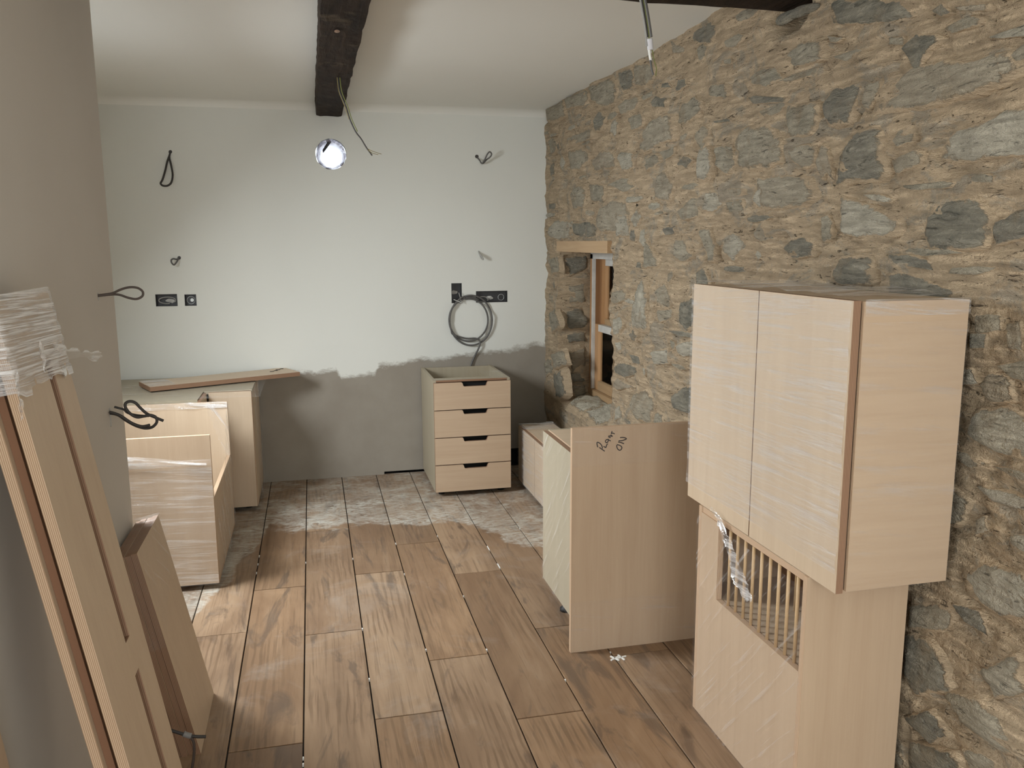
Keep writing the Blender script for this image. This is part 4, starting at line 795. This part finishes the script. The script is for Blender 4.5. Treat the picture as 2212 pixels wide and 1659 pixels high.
# ---- two wall units stacked on the right: lower with dowel rack, upper with two doors
def rack_unit():
    x0, x1, y0, y1, z0, z1, t = 1.226, 1.534, 1.85, 2.487, .004, .732, .019
    r = thing('rack_cabinet', 'film-wrapped cabinet with a dowel plate rack, under the two-door cabinet', 'cabinet', ((x0+x1)/2, (y0+y1)/2, 0))
    panel('side_panel', (x0, x1), (y0, y0+t), (z0, z1), 'beech_z', 'ply_edge', r); panel('side_panel', (x0, x1), (y1-t, y1), (z0, z1), 'beech_z', 'ply_edge', r); panel('back_panel', (x1-.012, x1), (y0+t, y1-t), (z0, z1), 'edge_brown', 'ply_edge', r)
    panel('top_panel', (x0+.004, x1-.012), (y0+t, y1-t), (z1-t, z1), 'birch_y', 'ply_edge', r); panel('shelf', (x0+.022, x1-.012), (y0+t, y1-t), (.44, .458), 'birch_y', 'ply_edge', r); panel('bottom_panel', (x0+.022, x1-.012), (y0+t, y1-t), (z0, z0+t), 'birch_y', 'ply_edge', r)
    panel('door', (x0, x0+.019), (y0+t, y1-t), (z0, .458), 'beech_z', 'ply_edge', r); panel('stile', (x0, x0+.019), (2.345, y1-t), (.458, z1-t), 'beech_z', 'ply_edge', r)
    for k_ in range(9):
        y = 1.915+.0475*k_; tube('dowel', [(x0+.016, y, .456), (x0+.016, y, .60), (x0+.016, y, z1-t+.002)], .0052, 'dowel_wood', r, 1, 8)
        tube('dowel', [(x0+.20, y+.01, .456), (x0+.20, y+.01, .60), (x0+.20, y+.01, z1-t+.002)], .0052, 'dowel_wood', r, 1, 8)
    sheet('plastic_wrap', (x0-.003, y0, z0), (0, 1, 0), (0, 0, 1), (-1, 0, 0), y1-y0, z1-z0-.03, .004, 'film_slant', r, 26, 32, 27, 5, 9)
    # crumpled twist of film hanging across the rack
    n = 30; V = []; F = []; UV = []
    pth = smooth_path([at(x, y, 0, x0-.008) for x, y in ((1540, 1096), (1556, 1118), (1574, 1165), (1590, 1215), (1606, 1262), (1622, 1298))], 6); w = np.interp(np.linspace(0, 1, len(pth)), [0, .15, .55, .8, 1], [.006, .016, .036, .055, .03])
    for i, p in enumerate(pth):
        for q in range(9): a = (q/8-.5)*2; V.append(p+np.array([-.010*abs(float(vnoise(i*.9, q*1.3, 6)))-.004, -w[i]*a*.7, w[i]*a*.25+.006*float(vnoise(i*1.1, q*.9, 8))]))
    for i in range(len(pth)-1):
        for q in range(8): f = (i*9+q, i*9+q+1, (i+1)*9+q+1, (i+1)*9+q); F.append(f); UV += [(V[k_][1], V[k_][2]) for k_ in f]
    mesh('film_twist', V, F, 'film_crumple', r, None, UV, True)
rack_unit()
def wall_unit():
    x0, x1, y0, y1, z0, z1, t = 1.232, 1.550, 1.737, 2.592, .737, 1.457, .019
    r = thing('wall_cabinet', 'film-wrapped two-door wall cabinet stacked on top, beside the stone wall', 'cabinet', ((x0+x1)/2, (y0+y1)/2, z0)); xb = x0+.028
    panel('side_panel', (xb, x1), (y0, y0+t), (z0, z1), 'beech_x', 'ply_edge', r); panel('side_panel', (xb, x1), (y1-t, y1), (z0, z1), 'beech_x', 'ply_edge', r)
    panel('top_panel', (xb, x1-.012), (y0+t, y1-t), (z1-t, z1), 'birch_y', 'ply_edge', r); panel('bottom_panel', (xb, x1-.012), (y0+t, y1-t), (z0, z0+t), 'birch_y', 'ply_edge', r); panel('back_panel', (x1-.012, x1), (y0+t, y1-t), (z0, z1), 'carcass', 'carcass', r)
    ym = 2.170
    panel('door', (x0, x0+.020), (y0+.001, ym-.0025), (z0-.004, z1+.002), 'birch_z', 'ply_edge_dark', r); panel('door', (x0, x0+.020), (ym+.0025, y1-.001), (z0-.004, z1+.002), 'birch_z', 'ply_edge_dark', r)
    panel('shelf', (xb, x1-.012), (y0+t, y1-t), (1.09, 1.108), 'birch_y', 'ply_edge', r); panel('gap_shade', (xb-.006, xb-.0005), (y0+.010, y1-.010), (z0+.004, z1-.004), 'void', 'void', r)  # black strip added for the shade between doors and carcass
    sheet('plastic_wrap', (x0-.003, y0, z0), (0, 1, 0), (0, 0, 1), (-1, 0, 0), y1-y0, z1-z0, .004, 'film_level', r, 34, 46, 31, 3, 26, cut=lambda u, v: v < .06)
    sheet('plastic_wrap', (x0-.006, y0-.004, z1+.004), (1, 0, 0), (0, 1, 0), (0, 0, 1), x1-x0+.01, y1-y0+.01, .010, 'film_crumple', r, 18, 40, 32, 8, 11)
    sheet('plastic_wrap', (xb, y0-.002, z1-.035), (1, 0, 0), (0, 0, 1), (0, -1, 0), x1-xb, .040, .004, 'film_crumple', r, 18, 6, 33, 14, 16)
    sheet('plastic_wrap', (xb, y0-.002, z0), (1, 0, 0), (0, 0, 1), (0, -1, 0), x1-xb, z1-z0-.05, .0012, 'film_soft', r, 16, 24, 34, 3, 14)
wall_unit()

# ================================================================== LEANING BOARDS AT THE PARTITION
def lean_frame(top, foot):
    """u along the slope (foot to top), v along +Y, n out of the upper face"""
    T = np.array(top, float); Ft = np.array(foot, float); u = T-Ft; L = np.linalg.norm(u); u /= L; v = np.array([0., 1, 0]); n = np.cross(v, u); 
    if n[0] < 0: n = -n
    return Ft, u, v, n, L
def big_bundle():
    Ft, u, v, n, L = lean_frame((-.560, 0, 1.498), (-.306, 0, 0.0)); O = Ft+v*1.687; w = .337
    r = thing('board_bundle', 'tall bundle of grooved birch panels leaning on the partition, film round its top', 'panels', (-.45, 2.0, 0))
    uz = lambda z: z/u[2]
    slots = [(uz(.735), .190, uz(1.363), .228), (uz(.05), .190, uz(.656), .228)]
    slab('panel_board', O-n*.020, u, v, n, L, w, .020, slots, 'birch_z', 'ply_edge', r, 'ply_edge_dark')
    slab('panel_board', O-n*.0435+v*.012, u, v, n, L-.01, w-.015, .0145, (), 'edge_brown', 'gap_shadow_brown', r); slab('panel_board', O-n*.0625-v*.004, u, v, n, L, w, .0185, (), 'birch_z', 'ply_edge', r)  # inset board, its brown edge painted for the shadow in the gap
    # film wound round the top
    top = O+u*(L-.17); k_ = 34; V = []; F = []; UV = []
    prof = [(-.056, -.004), (-.030, -.008), (.004, -.004), (.006, w*.25), (.006, w*.5), (.006, w*.75), (.004, w+.004), (-.030, w+.006), (-.056, w+.002)]
    m = 40; fine = [(float(np.interp(q, np.linspace(0, 1, len(prof)), [a for a, b in prof])), float(np.interp(q, np.linspace(0, 1, len(prof)), [b for a, b in prof]))) for q in np.linspace(0, 1, m)]
    for i in range(k_+1):
        s = i/k_*(.18)
        for j, (a, b) in enumerate(fine):
            d = .006*float(fbm(j*.16, s*90, 41))+.010*float(fbm(j*.5, s*14, 43))*max(0, 1-s/.07); low = -.03*max(0, float(fbm(j*.35, 3.3, 47)))*(1 if i == 0 else 0); V.append(top+u*(s+low)+n*(a+d)+v*(b+d*.5))
    for i in range(k_):
        for j in range(m-1): f = (i*m+j, i*m+j+1, (i+1)*m+j+1, (i+1)*m+j); F.append(f); UV += [(j*.02, i*.0055), ((j+1)*.02, i*.0055), ((j+1)*.02, (i+1)*.0055), (j*.02, (i+1)*.0055)]
    mesh('plastic_wrap', V, F, 'film_dense', r, None, UV, True)
    # loose tails of film
    for pts, wd in (([(118, 745), (140, 760), (165, 764), (190, 768), (218, 768)], .006), ([(18, 770), (34, 790), (38, 830), (44, 860), (48, 895)], .008), ([(88, 752), (95, 770), (97, 790)], .008)):
        P3 = smooth_path([at(x, y, 0, -.52) for x, y in pts], 6); V = []; F = []; UV = []
        for i, p in enumerate(P3):
            for q in range(4): V.append(p+np.array([.004*float(vnoise(i*.9, q, 3)), .5*wd*(q-1.5), wd*(q-1.5)*(1+.7*float(vnoise(i*.6, q*2, 9)))]))
        for i in range(len(P3)-1):
            for q in range(3): f = (i*4+q, i*4+q+1, (i+1)*4+q+1, (i+1)*4+q); F.append(f); UV += [(V[k2][1], V[k2][2]) for k2 in f]
        mesh('film_tail', V, F, 'film_crumple', r, None, UV, True)
big_bundle()
def short_bundle():
    Ft, u, v, n, L = lean_frame((-.545, 0, .682), (-.405, 0, 0.0)); O = Ft+v*2.605; w = .378
    r = thing('board_bundle', 'short film-wrapped stack of boards leaning on the partition beyond the tall bundle', 'boards', (-.45, 2.8, 0)); t = .0195
    for k_ in range(4): slab('board', O-n*(t*(k_+1)-.0005*k_)+v*(0, .004, -.003, .002)[k_], u, v, n, L-(0, .004, .001, .006)[k_], w-.004, t-.001, (), 'birch_z' if k_ == 0 else 'beech_z', 'ply_edge_dark', r)
    sheet('plastic_wrap', O+u*(L*.58)+n*.002, u, v, n, L*.42+.006, w, .003, 'film_slant', r, 22, 20, 51, 6, 9, cut=lambda a, b: a < .55*b)
    sheet('plastic_wrap', O+u*(L+.003)-n*.078, n, v, u, .082, w, .003, 'film_soft', r, 8, 20, 52, 9, 9); sheet('plastic_wrap', O+u*(L*.55)-v*.003-n*.078, u, n, -v, L*.45, .078, .002, 'film_soft', r, 20, 8, 53, 6, 12)
short_bundle()
def small_board():
    u = np.array([0, -.26, .9656]); v = np.array([0, .9656, .26]); O = np.array([PART+.003, 1.722, 0.0])
    o = slab('leaning_board', O, u, v, (1, 0, 0), 1.0, .10, .020, (), 'beech_z', 'ply_edge_dark'); tag(o, 'brown board propped against the partition at the bottom left edge of view', 'board')
small_board()
# cable lying between the bundles with a taped joint
r_ = thing('floor_cable', 'dark cable with grey taped joint in front of the short board stack', 'cable', (-.42, 2.45, 0))
tube('sheath', [at(x, y, 1, 2.50) for x, y in ((330, 1566), (355, 1573), (380, 1581), (405, 1588), (425, 1591), (445, 1591))], .0050, 'cable_dark', r_); tube('tape', [at(x, y, 1, 2.498) for x, y in ((396, 1585), (404, 1588), (413, 1590))], .0085, 'tape_grey', r_, 4, 9)
tube('sheath', [at(x, y, 1, 2.498) for x, y in ((410, 1590), (418, 1603), (419, 1630), (414, 1665), (410, 1700))], .0044, 'cable_brown', r_)

# ================================================================== FLOOR BITS
for i_, (px, py, ang, lb) in enumerate(((1328, 1422, .5, 'white cross tile spacer on the floor, left of two below the marked panel'), (1342, 1420, .25, 'white cross tile spacer on the floor, right of two below the marked panel'))):
    c = at(px, py, 2, .002); V = []; F = []; ln, wd, h = .022, .0028, .004
    for a in (ang, ang+math.pi/2):
        d = np.array([math.cos(a), math.sin(a), 0]); e = np.array([-d[1], d[0], 0]); b = len(V)
        for z in (0, h):
            for s1, s2 in ((-1, -1), (1, -1), (1, 1), (-1, 1)): V.append(c+d*ln*s1+e*wd*s2+np.array([0, 0, z-.002]))
        F += [(b+3, b+2, b+1, b), (b+4, b+5, b+6, b+7)]+[(b+k_, b+(k_+1) % 4, b+(k_+1) % 4+4, b+k_+4) for k_ in range(4)]
    tag(mesh('tile_spacer', V, F, 'plastic_white', None, origin=c), lb, 'spacer', 'cross tile spacers')
V = []; F = []
for k_ in range(0, 7):
    x = -.325+PW*k_
    for _ in range(3):
        y = random.uniform(2.1, 4.5); ln = random.choice([.003, .004, .006, .03 if k_ > 4 else .005]); b = len(V)
        for z in (-.008, .0012):
            for s1, s2 in ((-1, -1), (1, -1), (1, 1), (-1, 1)): V.append((x+.0022*s1+random.uniform(-.0006, .0006), y+ln*s2, z))
        F += [(b+4, b+5, b+6, b+7)]+[(b+q, b+(q+1) % 4, b+(q+1) % 4+4, b+q+4) for q in range(4)]
g_ = mesh('grout_crumbs', V, F, 'plastic_white', fl); g_['kind'] = 'stuff'
